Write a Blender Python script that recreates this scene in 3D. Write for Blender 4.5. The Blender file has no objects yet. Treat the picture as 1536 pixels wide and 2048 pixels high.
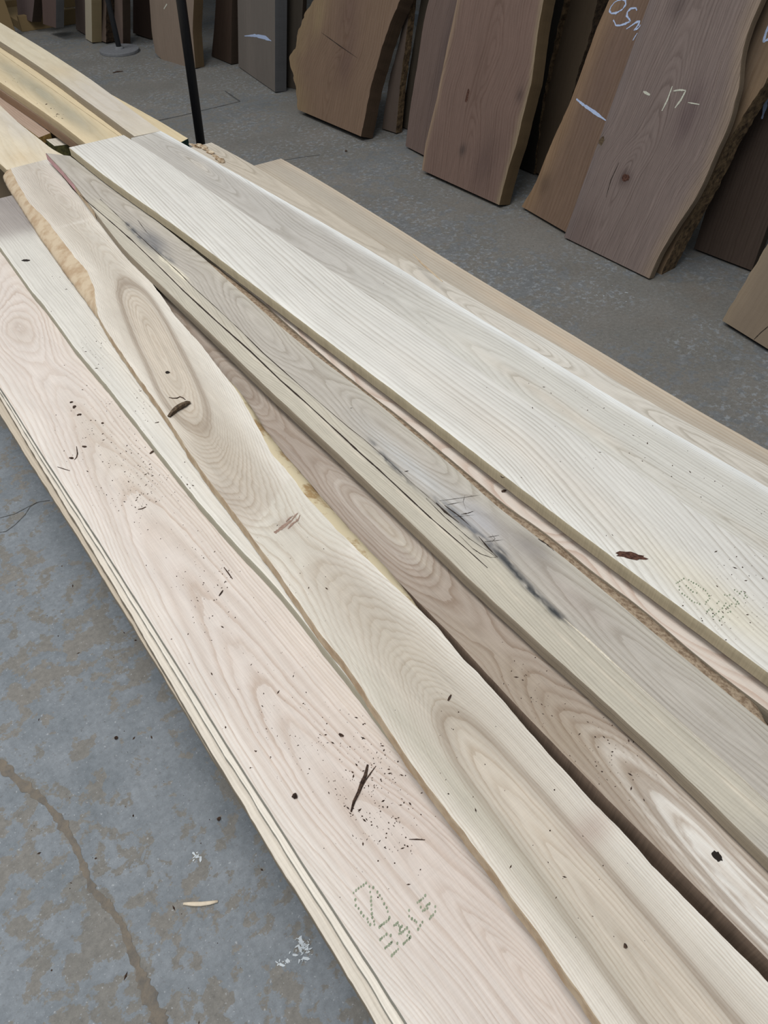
import bpy, math, random
import numpy as np
from mathutils import Vector

# ------------------------------------------------------------------ camera, world, light, exposure
scene = bpy.context.scene
COL = scene.collection
FPX, PITCH, YAW, CAMH = 1540.0, math.radians(44.7), math.radians(-36.92), 1.5
cam_d = bpy.data.cameras.new('camera')
cam_d.sensor_fit = 'VERTICAL'; cam_d.sensor_height = 24.0
cam_d.lens = 24.0 * FPX / 2048.0
cam_d.clip_start = 0.05
cam = bpy.data.objects.new('camera', cam_d); COL.objects.link(cam)
cam.location = (0, 0, CAMH)
cam.rotation_euler = (math.pi / 2 - PITCH, 0, YAW)
scene.camera = cam
scene.view_settings.view_transform = 'Standard'
scene.view_settings.look = 'None'
scene.view_settings.gamma = 1.0
scene.view_settings.use_curve_mapping = False
scene.view_settings.exposure = 0.14

world = bpy.data.worlds.new('hall_air'); scene.world = world
world.use_nodes = True
bg = world.node_tree.nodes['Background']
bg.inputs[0].default_value = (0.86, 0.93, 1.0, 1); bg.inputs[1].default_value = 0.27

def area(name, loc, sx, sy, power, col=(1, 0.985, 0.96), aim=None):
    l = bpy.data.lights.new(name, 'AREA'); l.shape = 'RECTANGLE'; l.size = sx; l.size_y = sy
    l.energy = power; l.color = col
    o = bpy.data.objects.new(name, l); COL.objects.link(o); o.location = loc
    if aim is not None:
        o.rotation_euler = (Vector(aim) - Vector(loc)).to_track_quat('-Z', 'Y').to_euler()
    return o
area('high_bay_light', (-0.3, 1.3, 4.3), 1.6, 3.0, 104)
area('high_bay_light', (-0.5, 5.6, 4.3), 1.0, 2.4, 72)
area('high_bay_light', (-2.2, -0.4, 4.3), 1.2, 2.4, 60)

# ------------------------------------------------------------------ helpers
rng = np.random.RandomState(7)
def srgb(r, g, b):
    def f(c):
        c /= 255.0
        return c / 12.92 if c <= 0.04045 else ((c + 0.055) / 1.055) ** 2.4
    return np.array([f(r), f(g), f(b)])

def soft(c, sat=.88, val=.97):
    c = np.asarray(c, float); l = float(np.dot(c, (.3, .59, .11)))
    return (l + (c - l) * sat) * val
CY, SY = math.cos(YAW), math.sin(YAW)
CAMP = np.array([0, 0, CAMH])
def ray(px, py):
    x = (px - 768) / FPX; y = -(py - 1024) / FPX
    d = (x, math.cos(PITCH) + y * math.sin(PITCH), -math.sin(PITCH) + y * math.cos(PITCH))
    return np.array([CY * d[0] - SY * d[1], SY * d[0] + CY * d[1], d[2]])

class Frame:
    """a working plane: origin, across, along, outward normal"""
    def __init__(s, o, ex, ey):
        s.o = np.array(o, float); s.ex = np.array(ex, float); s.ey = np.array(ey, float)
        s.ex /= np.linalg.norm(s.ex); s.ey /= np.linalg.norm(s.ey)
        s.ez = np.cross(s.ex, s.ey)
    def uv(s, px, py, lift=0.0):
        d = ray(px, py); o = s.o + s.ez * lift
        t = np.dot(o - CAMP, s.ez) / np.dot(d, s.ez)
        p = CAMP + d * t - s.o
        return float(np.dot(p, s.ex)), float(np.dot(p, s.ey))
    def w(s, u, v, n=0.0):
        return s.o + np.multiply.outer(u, s.ex) + np.multiply.outer(v, s.ey) + np.multiply.outer(n, s.ez)
def level(z, slope=0.0):
    return Frame((0, 0, z), (1, 0, 0), (0, 1, slope))

def vnoise(x, y, seed=0):
    x = np.asarray(x, float); y = np.asarray(y, float)
    xi = np.floor(x).astype(np.int64); yi = np.floor(y).astype(np.int64)
    fx = x - xi; fy = y - yi
    fx = fx * fx * (3 - 2 * fx); fy = fy * fy * (3 - 2 * fy)
    def h(a, b):
        n = (a * 374761393 + b * 668265263 + seed * 982451653) & 0xffffffff
        n = ((n ^ (n >> 13)) * 1274126177) & 0xffffffff
        return ((n ^ (n >> 16)) & 0xffff) / 65535.0
    a = h(xi, yi); b = h(xi + 1, yi); c = h(xi, yi + 1); d = h(xi + 1, yi + 1)
    return (a * (1 - fx) + b * fx) * (1 - fy) + (c * (1 - fx) + d * fx) * fy
def fbm(x, y, seed=0, o=4):
    s = 0; a = 0.5
    for k in range(o):
        s = s + a * vnoise(x * 2 ** k, y * 2 ** k, seed + k * 17); a *= 0.5
    return s / (1 - 0.5 ** o)
def smooth(a, k):
    if k < 1: return a
    w = np.exp(-0.5 * (np.arange(-3 * k, 3 * k + 1) / k) ** 2); w /= w.sum()
    n = 3 * k
    lo = 2 * a[0] - a[1:n + 1][::-1]; hi = 2 * a[-1] - a[-n - 1:-1][::-1]
    return np.convolve(np.concatenate([lo, a, hi]), w, 'valid')

def mesh_obj(name, verts, faces, mats, parent=None, fmat=None, wd=None, tone=None, smooth_f=True):
    me = bpy.data.meshes.new(name)
    me.from_pydata([tuple(map(float, v)) for v in verts], [], [tuple(int(i) for i in f) for f in faces])
    for m in (mats if isinstance(mats, (list, tuple)) else [mats]): me.materials.append(m)
    if fmat is not None: me.polygons.foreach_set('material_index', np.asarray(fmat, np.int32))
    if smooth_f: me.polygons.foreach_set('use_smooth', np.ones(len(me.polygons), bool))
    if wd is not None:
        a = me.attributes.new('wd', 'FLOAT_VECTOR', 'POINT'); a.data.foreach_set('vector', np.asarray(wd, np.float32).ravel())
    if tone is not None:
        tn = np.concatenate([np.asarray(tone), np.ones((len(tone), 1))], 1)
        a = me.attributes.new('tone', 'FLOAT_COLOR', 'POINT'); a.data.foreach_set('color', tn.astype(np.float32).ravel())
    me.update()
    o = bpy.data.objects.new(name, me); COL.objects.link(o)
    if parent is not None: o.parent = parent
    return o
def tag(o, label, cat=None, group=None, kind=None):
    if label: o['label'] = label
    if cat: o['category'] = cat
    if group: o['group'] = group
    if kind: o['kind'] = kind
    return o

# ------------------------------------------------------------------ materials
class NT:
    def __init__(s, name, rough=0.75, spec=0.3):
        s.m = bpy.data.materials.new(name); s.m.use_nodes = True
        s.t = s.m.node_tree; s.b = s.t.nodes['Principled BSDF']
        s.b.inputs['Roughness'].default_value = rough
        s.b.inputs['Specular IOR Level'].default_value = spec
    def n(s, typ, **kw):
        x = s.t.nodes.new(typ)
        for k, v in kw.items(): setattr(x, k, v)
        return x
    def l(s, a, b): s.t.links.new(a, b)
    def sock(s, v, inp):
        if hasattr(v, 'is_output'): s.l(v, inp)
        else: inp.default_value = v
    def m_(s, op, a, b=None, c=None):
        x = s.n('ShaderNodeMath', operation=op)
        s.sock(a, x.inputs[0])
        if b is not None: s.sock(b, x.inputs[1])
        if c is not None: s.sock(c, x.inputs[2])
        return x.outputs[0]
    def vec(s, x, y, z):
        c = s.n('ShaderNodeCombineXYZ'); s.sock(x, c.inputs[0]); s.sock(y, c.inputs[1]); s.sock(z, c.inputs[2]); return c.outputs[0]
    def noise(s, v, scale=1.0, detail=2.0, rough=0.5, dist=0.0):
        x = s.n('ShaderNodeTexNoise'); s.l(v, x.inputs['Vector']); x.inputs['Scale'].default_value = scale
        x.inputs['Detail'].default_value = detail; x.inputs['Roughness'].default_value = rough
        x.inputs['Distortion'].default_value = dist
        return x.outputs['Fac']
    def remap(s, v, a, b, c=0.0, d=1.0, clamp=True):
        x = s.n('ShaderNodeMapRange'); x.clamp = clamp
        s.sock(v, x.inputs[0])
        for i, q in enumerate((a, b, c, d)): x.inputs[i + 1].default_value = q
        return x.outputs[0]
    def ramp(s, v, pts):
        x = s.n('ShaderNodeValToRGB'); e = x.color_ramp.elements
        while len(e) < len(pts): e.new(0.5)
        for q, (p, c) in zip(e, pts):
            q.position = p; q.color = (c, c, c, 1) if not hasattr(c, '__len__') else (*c, 1)
        s.l(v, x.inputs[0]); return x.outputs[0]
    def mix(s, f, a, b, mode='MIX'):
        x = s.n('ShaderNodeMix', data_type='RGBA', blend_type=mode)
        s.sock(f, x.inputs[0])
        for v, i in ((a, 6), (b, 7)):
            if hasattr(v, 'is_output'): s.l(v, x.inputs[i])
            else: x.inputs[i].default_value = (*v, 1)
        return x.outputs[2]
    def bump(s, h, strength, dist=0.001):
        x = s.n('ShaderNodeBump'); x.inputs['Strength'].default_value = strength; x.inputs['Distance'].default_value = dist
        s.l(h, x.inputs['Height']); s.l(x.outputs[0], s.b.inputs['Normal'])

def wood_mat(name, freq=150.0, line=(0.80, 0.74, 0.68), lstr=0.8, fibre=0.10, wob=0.006, seed=0.0, rough=0.72, pores=0.3, saw=0.018):
    """face grain: growth rings from the ring distance stored with the board, plus fibre, pores and faint saw marks"""
    g = NT(name, rough)
    at = g.n('ShaderNodeAttribute', attribute_name='wd'); sp = g.n('ShaderNodeSeparateXYZ'); g.l(at.outputs['Vector'], sp.inputs[0])
    u, v, r = sp.outputs
    tn = g.n('ShaderNodeAttribute', attribute_name='tone').outputs['Color']
    n1 = g.noise(g.vec(g.m_('MULTIPLY', u, 14), g.m_('MULTIPLY', v, 4.0), seed), 1, 3, .55)
    n2 = g.noise(g.vec(g.m_('MULTIPLY', u, 120), g.m_('MULTIPLY', v, 30), seed + 5), 1, 2, .5)
    rr = g.m_('ADD', r, g.m_('MULTIPLY', g.m_('SUBTRACT', n1, .5), wob * 2.4))
    rr = g.m_('ADD', rr, g.m_('MULTIPLY', g.m_('SUBTRACT', n2, .5), wob * 0.42))
    # rings crowd and spread
    n3 = g.noise(g.vec(g.m_('MULTIPLY', rr, 16), seed, 0.3), 1, 1, .5)
    ph = g.m_('MULTIPLY', g.m_('ADD', rr, g.m_('MULTIPLY', n3, 0.05)), freq)
    fr = g.m_('FRACT', ph)
    wn = g.n('ShaderNodeTexWhiteNoise', noise_dimensions='1D'); g.l(g.m_('ADD', g.m_('FLOOR', ph), seed), wn.inputs['W'])
    band = g.ramp(fr, [(0.0, 0.75), (0.10, 1.0), (0.30, .55), (0.62, 0.05), (1.0, 0.30)])
    band = g.m_('MULTIPLY', band, g.remap(wn.outputs['Value'], 0, 1, .40, 1.0))
    fade = g.remap(g.noise(g.vec(g.m_('MULTIPLY', u, 9), g.m_('MULTIPLY', v, 2.2), seed + 9), 1, 2, .5), .3, .7, .6, 1.0)
    band = g.m_('MULTIPLY', band, fade)
    nf = g.noise(g.vec(g.m_('MULTIPLY', u, 620), g.m_('MULTIPLY', v, 14), seed), 1, 2, .6)
    nf2 = g.noise(g.vec(g.m_('MULTIPLY', u, 190), g.m_('MULTIPLY', v, 5), seed + 3), 1, 2, .6)
    np_ = g.noise(g.vec(g.m_('MULTIPLY', u, 900), g.m_('MULTIPLY', v, 90), seed + 2), 1, 1, .5)
    pore = g.m_('MULTIPLY', g.remap(np_, .60, .72), g.remap(band, .1, .7, .25, 1.0))
    c = g.mix(g.m_('MULTIPLY', band, lstr), tn, g.mix(1.0, tn, line, 'MULTIPLY'))
    c = g.mix(g.m_('MULTIPLY', pore, pores), c, g.mix(1.0, tn, (.62, .55, .49), 'MULTIPLY'))
    ff = g.m_('ADD', g.m_('MULTIPLY', nf, .55), g.m_('MULTIPLY', nf2, .45))
    val = g.remap(ff, .3, .7, 1 - fibre, 1 + fibre)
    ns = g.noise(g.vec(g.m_('MULTIPLY', u, 5), g.m_('ADD', g.m_('MULTIPLY', v, 420), g.m_('MULTIPLY', u, 6)), seed + 8), 1, 1, .5)
    val = g.m_('MULTIPLY', val, g.remap(ns, .3, .7, 1 - saw, 1 + saw))
    nb = g.noise(g.vec(g.m_('MULTIPLY', u, 22), g.m_('MULTIPLY', v, 6), seed + 12), 1, 4, .6)
    val = g.m_('MULTIPLY', val, g.remap(nb, .25, .75, .94, 1.06))
    c = g.mix(1.0, c, g.vec(val, val, val), 'MULTIPLY')
    g.l(c, g.b.inputs['Base Color'])
    h = g.m_('SUBTRACT', ff, g.m_('MULTIPLY', pore, .6))
    g.bump(h, 0.35, 0.0006)
    return g.m
def side_mat(name, col, dark=0.72, seed=0.0, kerf=0.5, layers=0.4):
    """sawn edge: upright blade marks and lengthwise fibre"""
    g = NT(name, 0.8)
    at = g.n('ShaderNodeAttribute', attribute_name='wd'); sp = g.n('ShaderNodeSeparateXYZ'); g.l(at.outputs['Vector'], sp.inputs[0])
    u, v, r = sp.outputs
    k = g.noise(g.vec(g.m_('MULTIPLY', u, 8), g.m_('MULTIPLY', v, 260), seed), 1, 3, .6)
    big = g.noise(g.vec(g.m_('MULTIPLY', u, 8), g.m_('MULTIPLY', v, 22), seed + 4), 1, 2, .6)
    la = g.noise(g.vec(g.m_('MULTIPLY', u, 420), g.m_('MULTIPLY', v, 5), seed + 1), 1, 2, .5)
    f = g.m_('ADD', g.m_('MULTIPLY', g.remap(k, .35, .65), kerf * .6), g.m_('MULTIPLY', g.remap(big, .5, .62), kerf * .4))
    f = g.m_('ADD', f, g.m_('MULTIPLY', g.remap(la, .35, .65), layers))
    c = g.mix(g.m_('MINIMUM', f, 1.0), tuple(col), tuple(np.array(col) * dark))
    g.l(c, g.b.inputs['Base Color']); g.bump(k, .4, .0008)
    return g.m
def mottled(name, c1, c2, scale=30.0, rough=0.8, lo=.4, hi=.6, bump=0.6, bd=0.003, metal=0.0, detail=5):
    g = NT(name, rough); tc = g.n('ShaderNodeNewGeometry').outputs['Position']
    n = g.noise(tc, scale, detail, .65)
    g.l(g.mix(g.remap(n, lo, hi), tuple(c1), tuple(c2)), g.b.inputs['Base Color'])
    g.b.inputs['Metallic'].default_value = metal
    if bump: g.bump(n, bump, bd)
    return g.m
def plain(name, col, rough=0.7, metal=0.0):
    g = NT(name, rough); tc = g.n('ShaderNodeNewGeometry').outputs['Position']
    n = g.noise(tc, 60, 3, .6)
    g.l(g.mix(g.remap(n, .3, .7), tuple(np.array(col) * .88), tuple(np.array(col) * 1.1)), g.b.inputs['Base Color'])
    g.b.inputs['Metallic'].default_value = metal
    return g.m

WANE_TAN = mottled('peeled_edge', srgb(198, 180, 154), srgb(176, 152, 124), 22, .8, .42, .60, .3)
WANE_CREAM = mottled('cream_live_edge', srgb(216, 202, 170), srgb(170, 142, 102), 11, .8, .50, .58, .3)
WANE_BROWN = mottled('brown_live_edge', srgb(174, 156, 134), srgb(128, 108, 88), 120, .85, .4, .6)
BARK = mottled('dark_bark', srgb(78, 62, 46), srgb(34, 26, 20), 60, .9, .35, .65, 1.0, .008)
BARK_DRY = mottled('dry_bark', srgb(128, 106, 78), srgb(60, 46, 34), 45, .9, .35, .65, 1.0, .008)
CRACK = plain('dark_crack', srgb(52, 44, 38), .95)
DEBRIS = mottled('bark_crumb', srgb(82, 64, 52), srgb(44, 32, 26), 220, .9)
CHALK_BLUE = mottled('blue_chalk', srgb(150, 172, 214), srgb(196, 208, 232), 500, .95, bump=0)
CHALK_WHITE = mottled('white_chalk', srgb(214, 216, 204), srgb(170, 168, 150), 500, .95, bump=0)
INK = mottled('green_ink', srgb(122, 132, 110), srgb(150, 158, 136), 300, .9, bump=0)

# ------------------------------------------------------------------ the board builder
def resolve(fr, pts, lift=0.0):
    if isinstance(pts, tuple) and pts[0] == 'w': a = np.array(pts[1], float)
    else: a = np.array([fr.uv(p[0], p[1], lift) for p in pts])
    return a[np.argsort(a[:, 1])]
def extend(a, v0=None, v1=None, keep=.5):
    a = a.copy()
    if v0 is not None and a[0, 1] > v0:
        j = min(2, len(a) - 1); sl = (a[j, 0] - a[0, 0]) / (a[j, 1] - a[0, 1])
        a = np.vstack([[a[0, 0] + sl * keep * (v0 - a[0, 1]), v0], a])
    if v1 is not None and a[-1, 1] < v1:
        j = max(-3, -len(a)); sl = (a[-1, 0] - a[j, 0]) / (a[-1, 1] - a[j, 1])
        a = np.vstack([a, [a[-1, 0] + sl * keep * (v1 - a[-1, 1]), v1]])
    return a

def plank(name, label, cat, fr, L, R, t, base, mat, smat, v0=None, v1=None, feats=None, zones=(), du=.006, dv=.010,
          wane=None, jag=(0.0006, 0.0006), group=None, endmat=None, sm=2, warp=0.0, seed=1, kind=None, lastcurve=0.0, rscale=1.0, keep=.5, jf=40, cal=(.78, .95)):
    Lp = extend(resolve(fr, L), v0, v1, keep); Rp = extend(resolve(fr, R), v0, v1, keep)
    ln = max(Lp[-1, 1] - Lp[0, 1], Rp[-1, 1] - Rp[0, 1]); wid = abs(np.interp(.5 * (Rp[0, 1] + Rp[-1, 1]), Rp[:, 1], Rp[:, 0]) - np.interp(.5 * (Lp[0, 1] + Lp[-1, 1]), Lp[:, 1], Lp[:, 0]))
    N = int(max(12, min(420, ln / dv))); M = int(max(4, min(60, wid / du)))
    tt = np.linspace(0, 1, N + 1)
    vL = Lp[0, 1] + (Lp[-1, 1] - Lp[0, 1]) * tt; vR = Rp[0, 1] + (Rp[-1, 1] - Rp[0, 1]) * tt
    uL = smooth(np.interp(vL, Lp[:, 1], Lp[:, 0]), sm); uR = smooth(np.interp(vR, Rp[:, 1], Rp[:, 0]), sm)
    uL = uL + (fbm(vL * jf, vL * 0 + seed, seed, 5 if jf == 40 else 6) - .5) * 2 * jag[0]
    uR = uR + (fbm(vR * 40, vR * 0 + seed + 7, seed + 3, 4) - .5) * 2 * jag[1]
    jj = np.linspace(0, 1, M + 1)
    U = uL[:, None] * (1 - jj) + uR[:, None] * jj
    V = vL[:, None] * (1 - jj) + vR[:, None] * jj
    if lastcurve: V = V - (lastcurve * (1 - tt)[:, None] ** 6) * (1 - (2 * jj - 1) ** 2)[None, :]
    H = np.zeros_like(U)
    if warp: H = H + warp * np.sin(V * 1.7 + seed)
    W = fr.w(U.ravel(), V.ravel(), H.ravel())
    # ring distance
    u = U; v = V
    if feats:
        f = np.array([[*(fr.uv(p[0], p[1])), p[2], (p[3] if len(p) > 3 else 0)] for p in feats]); f = f[np.argsort(f[:, 1])]
        vs = np.linspace(V.min(), V.max(), 240)
        c_ = smooth(np.interp(vs, f[:, 1], f[:, 0] + f[:, 3]), 3); d_ = smooth(np.interp(vs, f[:, 1], f[:, 2]), 2)
        c = np.interp(v, vs, c_); d = np.interp(v, vs, d_)
        ring = np.sqrt(((u - c) * rscale) ** 2 + d ** 2 + 1e-6)
    else:
        ring = (u - uL[:, None]) * rscale + 0.25
    ring = ring + 0.006 * (fbm(u * 14, v * 5, seed + 40) - .5)
    base = soft(base, *cal); zones = [(*z[:-2], soft(z[-2], *cal), z[-1]) for z in zones]
    tone = np.ones((*U.shape, 3)) * np.asarray(base)
    wn = fbm(u * 20, v * 7, seed + 11)
    for z in zones:
        k = z[0]
        if k == 'L': m = np.exp(-((u - uL[:, None]) / (z[1] * (.6 + .8 * wn))) ** 2)
        elif k == 'R': m = np.exp(-((uR[:, None] - u) / (z[1] * (.6 + .8 * wn))) ** 2)
        elif k == 'ring': m = np.exp(-((ring - z[1]) / z[2]) ** 2)
        elif k == 'in': m = 1 / (1 + np.exp((ring - z[1]) / z[2]))
        elif k == 'blob':
            bu, bv = fr.uv(z[1], z[2]); m = np.exp(-(((v - bv) / z[3]) ** 2 + ((u - bu) / z[4]) ** 2)); m = np.clip(m * (.55 + .9 * wn), 0, 1)
        elif k == 'band':
            _, b0 = fr.uv(z[1], z[2]); _, b1 = fr.uv(z[3], z[4]); lo, hi = min(b0, b1), max(b0, b1); s_ = z[5]
            m = 1 / (1 + np.exp(-(v - lo) / s_)) / (1 + np.exp((v - hi) / s_))
        elif k == 'path' or k == 'left_of':
            pp = np.array([fr.uv(*q) for q in z[1]]); pp = pp[np.argsort(pp[:, 1])]
            cu = np.interp(v, pp[:, 1], pp[:, 0]); inside = 1 / (1 + np.exp(-(v - pp[0, 1]) / .01)) / (1 + np.exp((v - pp[-1, 1]) / .01))
            if k == 'path':
                m = np.exp(-((u - cu + (wn - .5) * z[2]) / z[2]) ** 2) * inside * np.clip(3.2 * fbm(u * 150, v * 40, seed + 5) - .9, 0, 1)
            else: m = inside / (1 + np.exp((u - cu) / z[2]))
        elif k == 'poly':
            pp = [fr.uv(*q) for q in z[1]]; m = np.zeros_like(u); n_ = len(pp)
            for a_ in range(n_):
                (x1, y1), (x2, y2) = pp[a_], pp[(a_ + 1) % n_]
                cr = ((y1 > v) != (y2 > v)) & (u < (x2 - x1) * (v - y1) / (y2 - y1 + 1e-12) + x1); m = np.where(cr, 1 - m, m)
        m = np.clip(m * z[-1], 0, 1)[..., None]
        tone = tone * (1 - m) + np.asarray(z[-2]) * m
    nv = (N + 1) * (M + 1)
    idx = np.arange(nv).reshape(N + 1, M + 1)
    faces = np.stack([idx[:-1, :-1], idx[:-1, 1:], idx[1:, 1:], idx[1:, :-1]], -1).reshape(-1, 4).tolist()
    verts = list(W); wd = np.stack([U.ravel(), V.ravel(), ring.ravel()], -1).tolist(); tn = tone.reshape(-1, 3).tolist()
    fm = [0] * len(faces)
    ez = fr.ez
    prof = {}
    extra = []
    def wall(side):
        uu, vv, e = (uL, V[:, 0], -1) if side == 'L' else (uR, V[:, -1], 1)
        hh = H[:, 0] if side == 'L' else H[:, -1]
        off = np.zeros_like(uu)
        if wane and side in wane:
            o = resolve(fr, wane[side], wane.get('lift', -t * .7)); oo = np.interp(vv, o[:, 1], o[:, 0], left=np.nan, right=np.nan)
            off = np.where(np.isnan(oo), 0, np.maximum(0, (oo - uu) * e)); off = smooth(off, 2)
            ks = wane.get('ks', [(0, 0), (.10, .25), (.3, .6), (.6, .9), (.85, 1.02), (1, .92)])
        else: ks = [(0, 0), (.06, .0), (.5, 0), (1, 0)]
        rows = []
        for q, (dk, ok) in enumerate(ks):
            rough_ = 0
            if wane and side in wane and 0 < q: rough_ = (fbm(vv * 60, vv * 0 + q * 3.1, seed + q) - .5) * .0022 + (fbm(vv * 9, vv * 0 + q, seed + 70 + q) - .5) * .003 * (off > .002)
            bev = 0.0008 if (q == 1) else 0
            rows.append((uu + e * (off * ok + bev + rough_), vv, hh - dk * t))
        return rows, off
    base_i = nv
    wv, wf, ww, wt, wm = [], [], [], [], []
    childs = {}
    bottoms = {}
    for side in 'LR':
        rows, off = wall(side)
        bottoms[side] = rows[-1]
        vs_, fs_, wds = [], [], []
        for q, (a, b, c) in enumerate(rows):
            vs_.append(fr.w(a, b, c)); wds.append(np.stack([c, b, c * 0 + .2], -1))
        P_ = np.concatenate(vs_); D_ = np.concatenate(wds); K = len(rows); n1 = N + 1
        for q in range(K - 1):
            for i in range(N):
                a, b, c, d = q * n1 + i, q * n1 + i + 1, (q + 1) * n1 + i + 1, (q + 1) * n1 + i
                fs_.append((a, b, c, d) if side == 'R' else (a, d, c, b))
        if wane and side in wane: childs[side] = (P_, fs_, D_)
        else:
            o = len(verts); verts += list(P_); wd += D_.tolist(); tn += [tuple(base)] * len(P_)
            faces += [tuple(i + o for i in f) for f in fs_]; fm += [1] * len(fs_)
    # underside and ends
    bL, bR = bottoms['L'], bottoms['R']
    o = len(verts)
    P_ = np.concatenate([fr.w(*bL), fr.w(*bR)]); verts += list(P_); wd += [(0, 0, .2)] * len(P_); tn += [tuple(base)] * len(P_)
    for i in range(N): faces.append((o + i, o + i + 1, o + N + 1 + i + 1, o + N + 1 + i)); fm.append(1)
    for e, row in ((0, 0), (1, N)):
        top = np.stack([U[row], V[row], H[row]], 0)
        o = len(verts)
        P1 = fr.w(top[0], top[1], top[2])
        ub = bL[0][row] * (1 - jj) + bR[0][row] * jj; vb = top[1]
        P2 = fr.w(ub, vb, top[2] - t)
        verts += list(P1) + list(P2); wd += [(a, b, .2) for a, b in zip(top[0], top[0] * 0)] + [(a, .03, .23) for a in ub]
        tn += [tuple(np.array(base) * .9)] * (2 * (M + 1))
        for j in range(M):
            a, b, c, d = o + j, o + j + 1, o + M + 1 + j + 1, o + M + 1 + j
            faces.append((a, d, c, b) if e == 0 else (a, b, c, d)); fm.append(2)
    ob = mesh_obj(name, verts, faces, [mat, smat, endmat or smat], None, fm, wd, tn)
    for side, (P_, fs_, D_) in childs.items():
        c = mesh_obj('live_edge', P_, fs_, wane.get(side + 'm', WANE_TAN), ob, None, D_, [tuple(base)] * len(P_))
        c['label'] = wane.get(side + 'l', 'rough live edge')
    tag(ob, label, cat, group, kind)
    ob['frame_ok'] = 1
    del ob['frame_ok']
    return ob

def ribbon(name, fr, pts, widths, mat, parent, lift=.0006, label=None, seed=0, sub=6, rough=.5):
    a = np.array([fr.uv(*p) for p in pts]); n = len(a)
    s = np.linspace(0, n - 1, (n - 1) * sub + 1)
    u = np.interp(s, np.arange(n), a[:, 0]); v = np.interp(s, np.arange(n), a[:, 1])
    w = np.interp(s, np.linspace(0, n - 1, len(widths)), widths)
    w = w * (1 - rough + 2 * rough * fbm(s * 3.1, s * 0, seed)) * (.75 + .5 * vnoise(s * 11.0, s * 0, seed + 3))
    tu = np.gradient(u); tv = np.gradient(v); l = np.sqrt(tu ** 2 + tv ** 2) + 1e-9
    nu, nv_ = -tv / l, tu / l
    q = np.zeros_like(u) + lift
    P_ = np.concatenate([fr.w(u + nu * w / 2, v + nv_ * w / 2, q), fr.w(u - nu * w / 2, v - nv_ * w / 2, q)])
    m = len(u); F = [(i, i + 1, m + i + 1, m + i) for i in range(m - 1)]
    o = mesh_obj(name, P_, F, mat, parent, smooth_f=False)
    if label: o['label'] = label
    return o

def box(name, fr_o, ex, ey, ez, size, mat, parent=None, bev=0.003):
    """bevelled block: corner origin, three axes, three sizes"""
    ex, ey, ez = [np.array(a, float) / np.linalg.norm(a) for a in (ex, ey, ez)]
    import bmesh
    bm = bmesh.new(); vs = []
    for k in (0, 1):
        for j in (0, 1):
            for i in (0, 1): vs.append(bm.verts.new(Vector(np.array(fr_o) + ex * size[0] * i + ey * size[1] * j + ez * size[2] * k)))
    for f in ((0, 2, 3, 1), (4, 5, 7, 6), (0, 1, 5, 4), (2, 6, 7, 3), (0, 4, 6, 2), (1, 3, 7, 5)): bm.faces.new([vs[i] for i in f])
    bmesh.ops.recalc_face_normals(bm, faces=bm.faces)
    if bev: bmesh.ops.bevel(bm, geom=list(bm.edges), offset=bev, segments=2, affect='EDGES', profile=.6)
    me = bpy.data.meshes.new(name); bm.to_mesh(me); bm.free(); me.materials.append(mat)
    o = bpy.data.objects.new(name, me); COL.objects.link(o)
    if parent: o.parent = parent
    return o
def tube(name, path, radii, mat, parent=None, seg=10, lump=0.0, seed=0, flat=1.0):
    path = [np.array(p, float) for p in path]; V_, F = [], []; n = len(path)
    r_ = np.random.RandomState(seed)
    for i, p in enumerate(path):
        d = path[min(i + 1, n - 1)] - path[max(i - 1, 0)]; d /= np.linalg.norm(d) + 1e-12
        a = np.cross(d, (0, 0, 1.0)); 
        if np.linalg.norm(a) < 1e-3: a = np.array([1.0, 0, 0])
        a /= np.linalg.norm(a); b = np.cross(a, d)
        for k in range(seg):
            th = 2 * math.pi * k / seg; q = radii[i] * (1 + lump * (r_.rand() - .5) * 2)
            V_.append(p + a * math.cos(th) * q + b * math.sin(th) * q * flat)
    for i in range(n - 1):
        for k in range(seg):
            F.append((i * seg + k, i * seg + (k + 1) % seg, (i + 1) * seg + (k + 1) % seg, (i + 1) * seg + k))
    F.append(tuple(range(seg))[::-1]); F.append(tuple((n - 1) * seg + k for k in range(seg)))
    return mesh_obj(name, V_, F, mat, parent, smooth_f=lump < .2)

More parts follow.
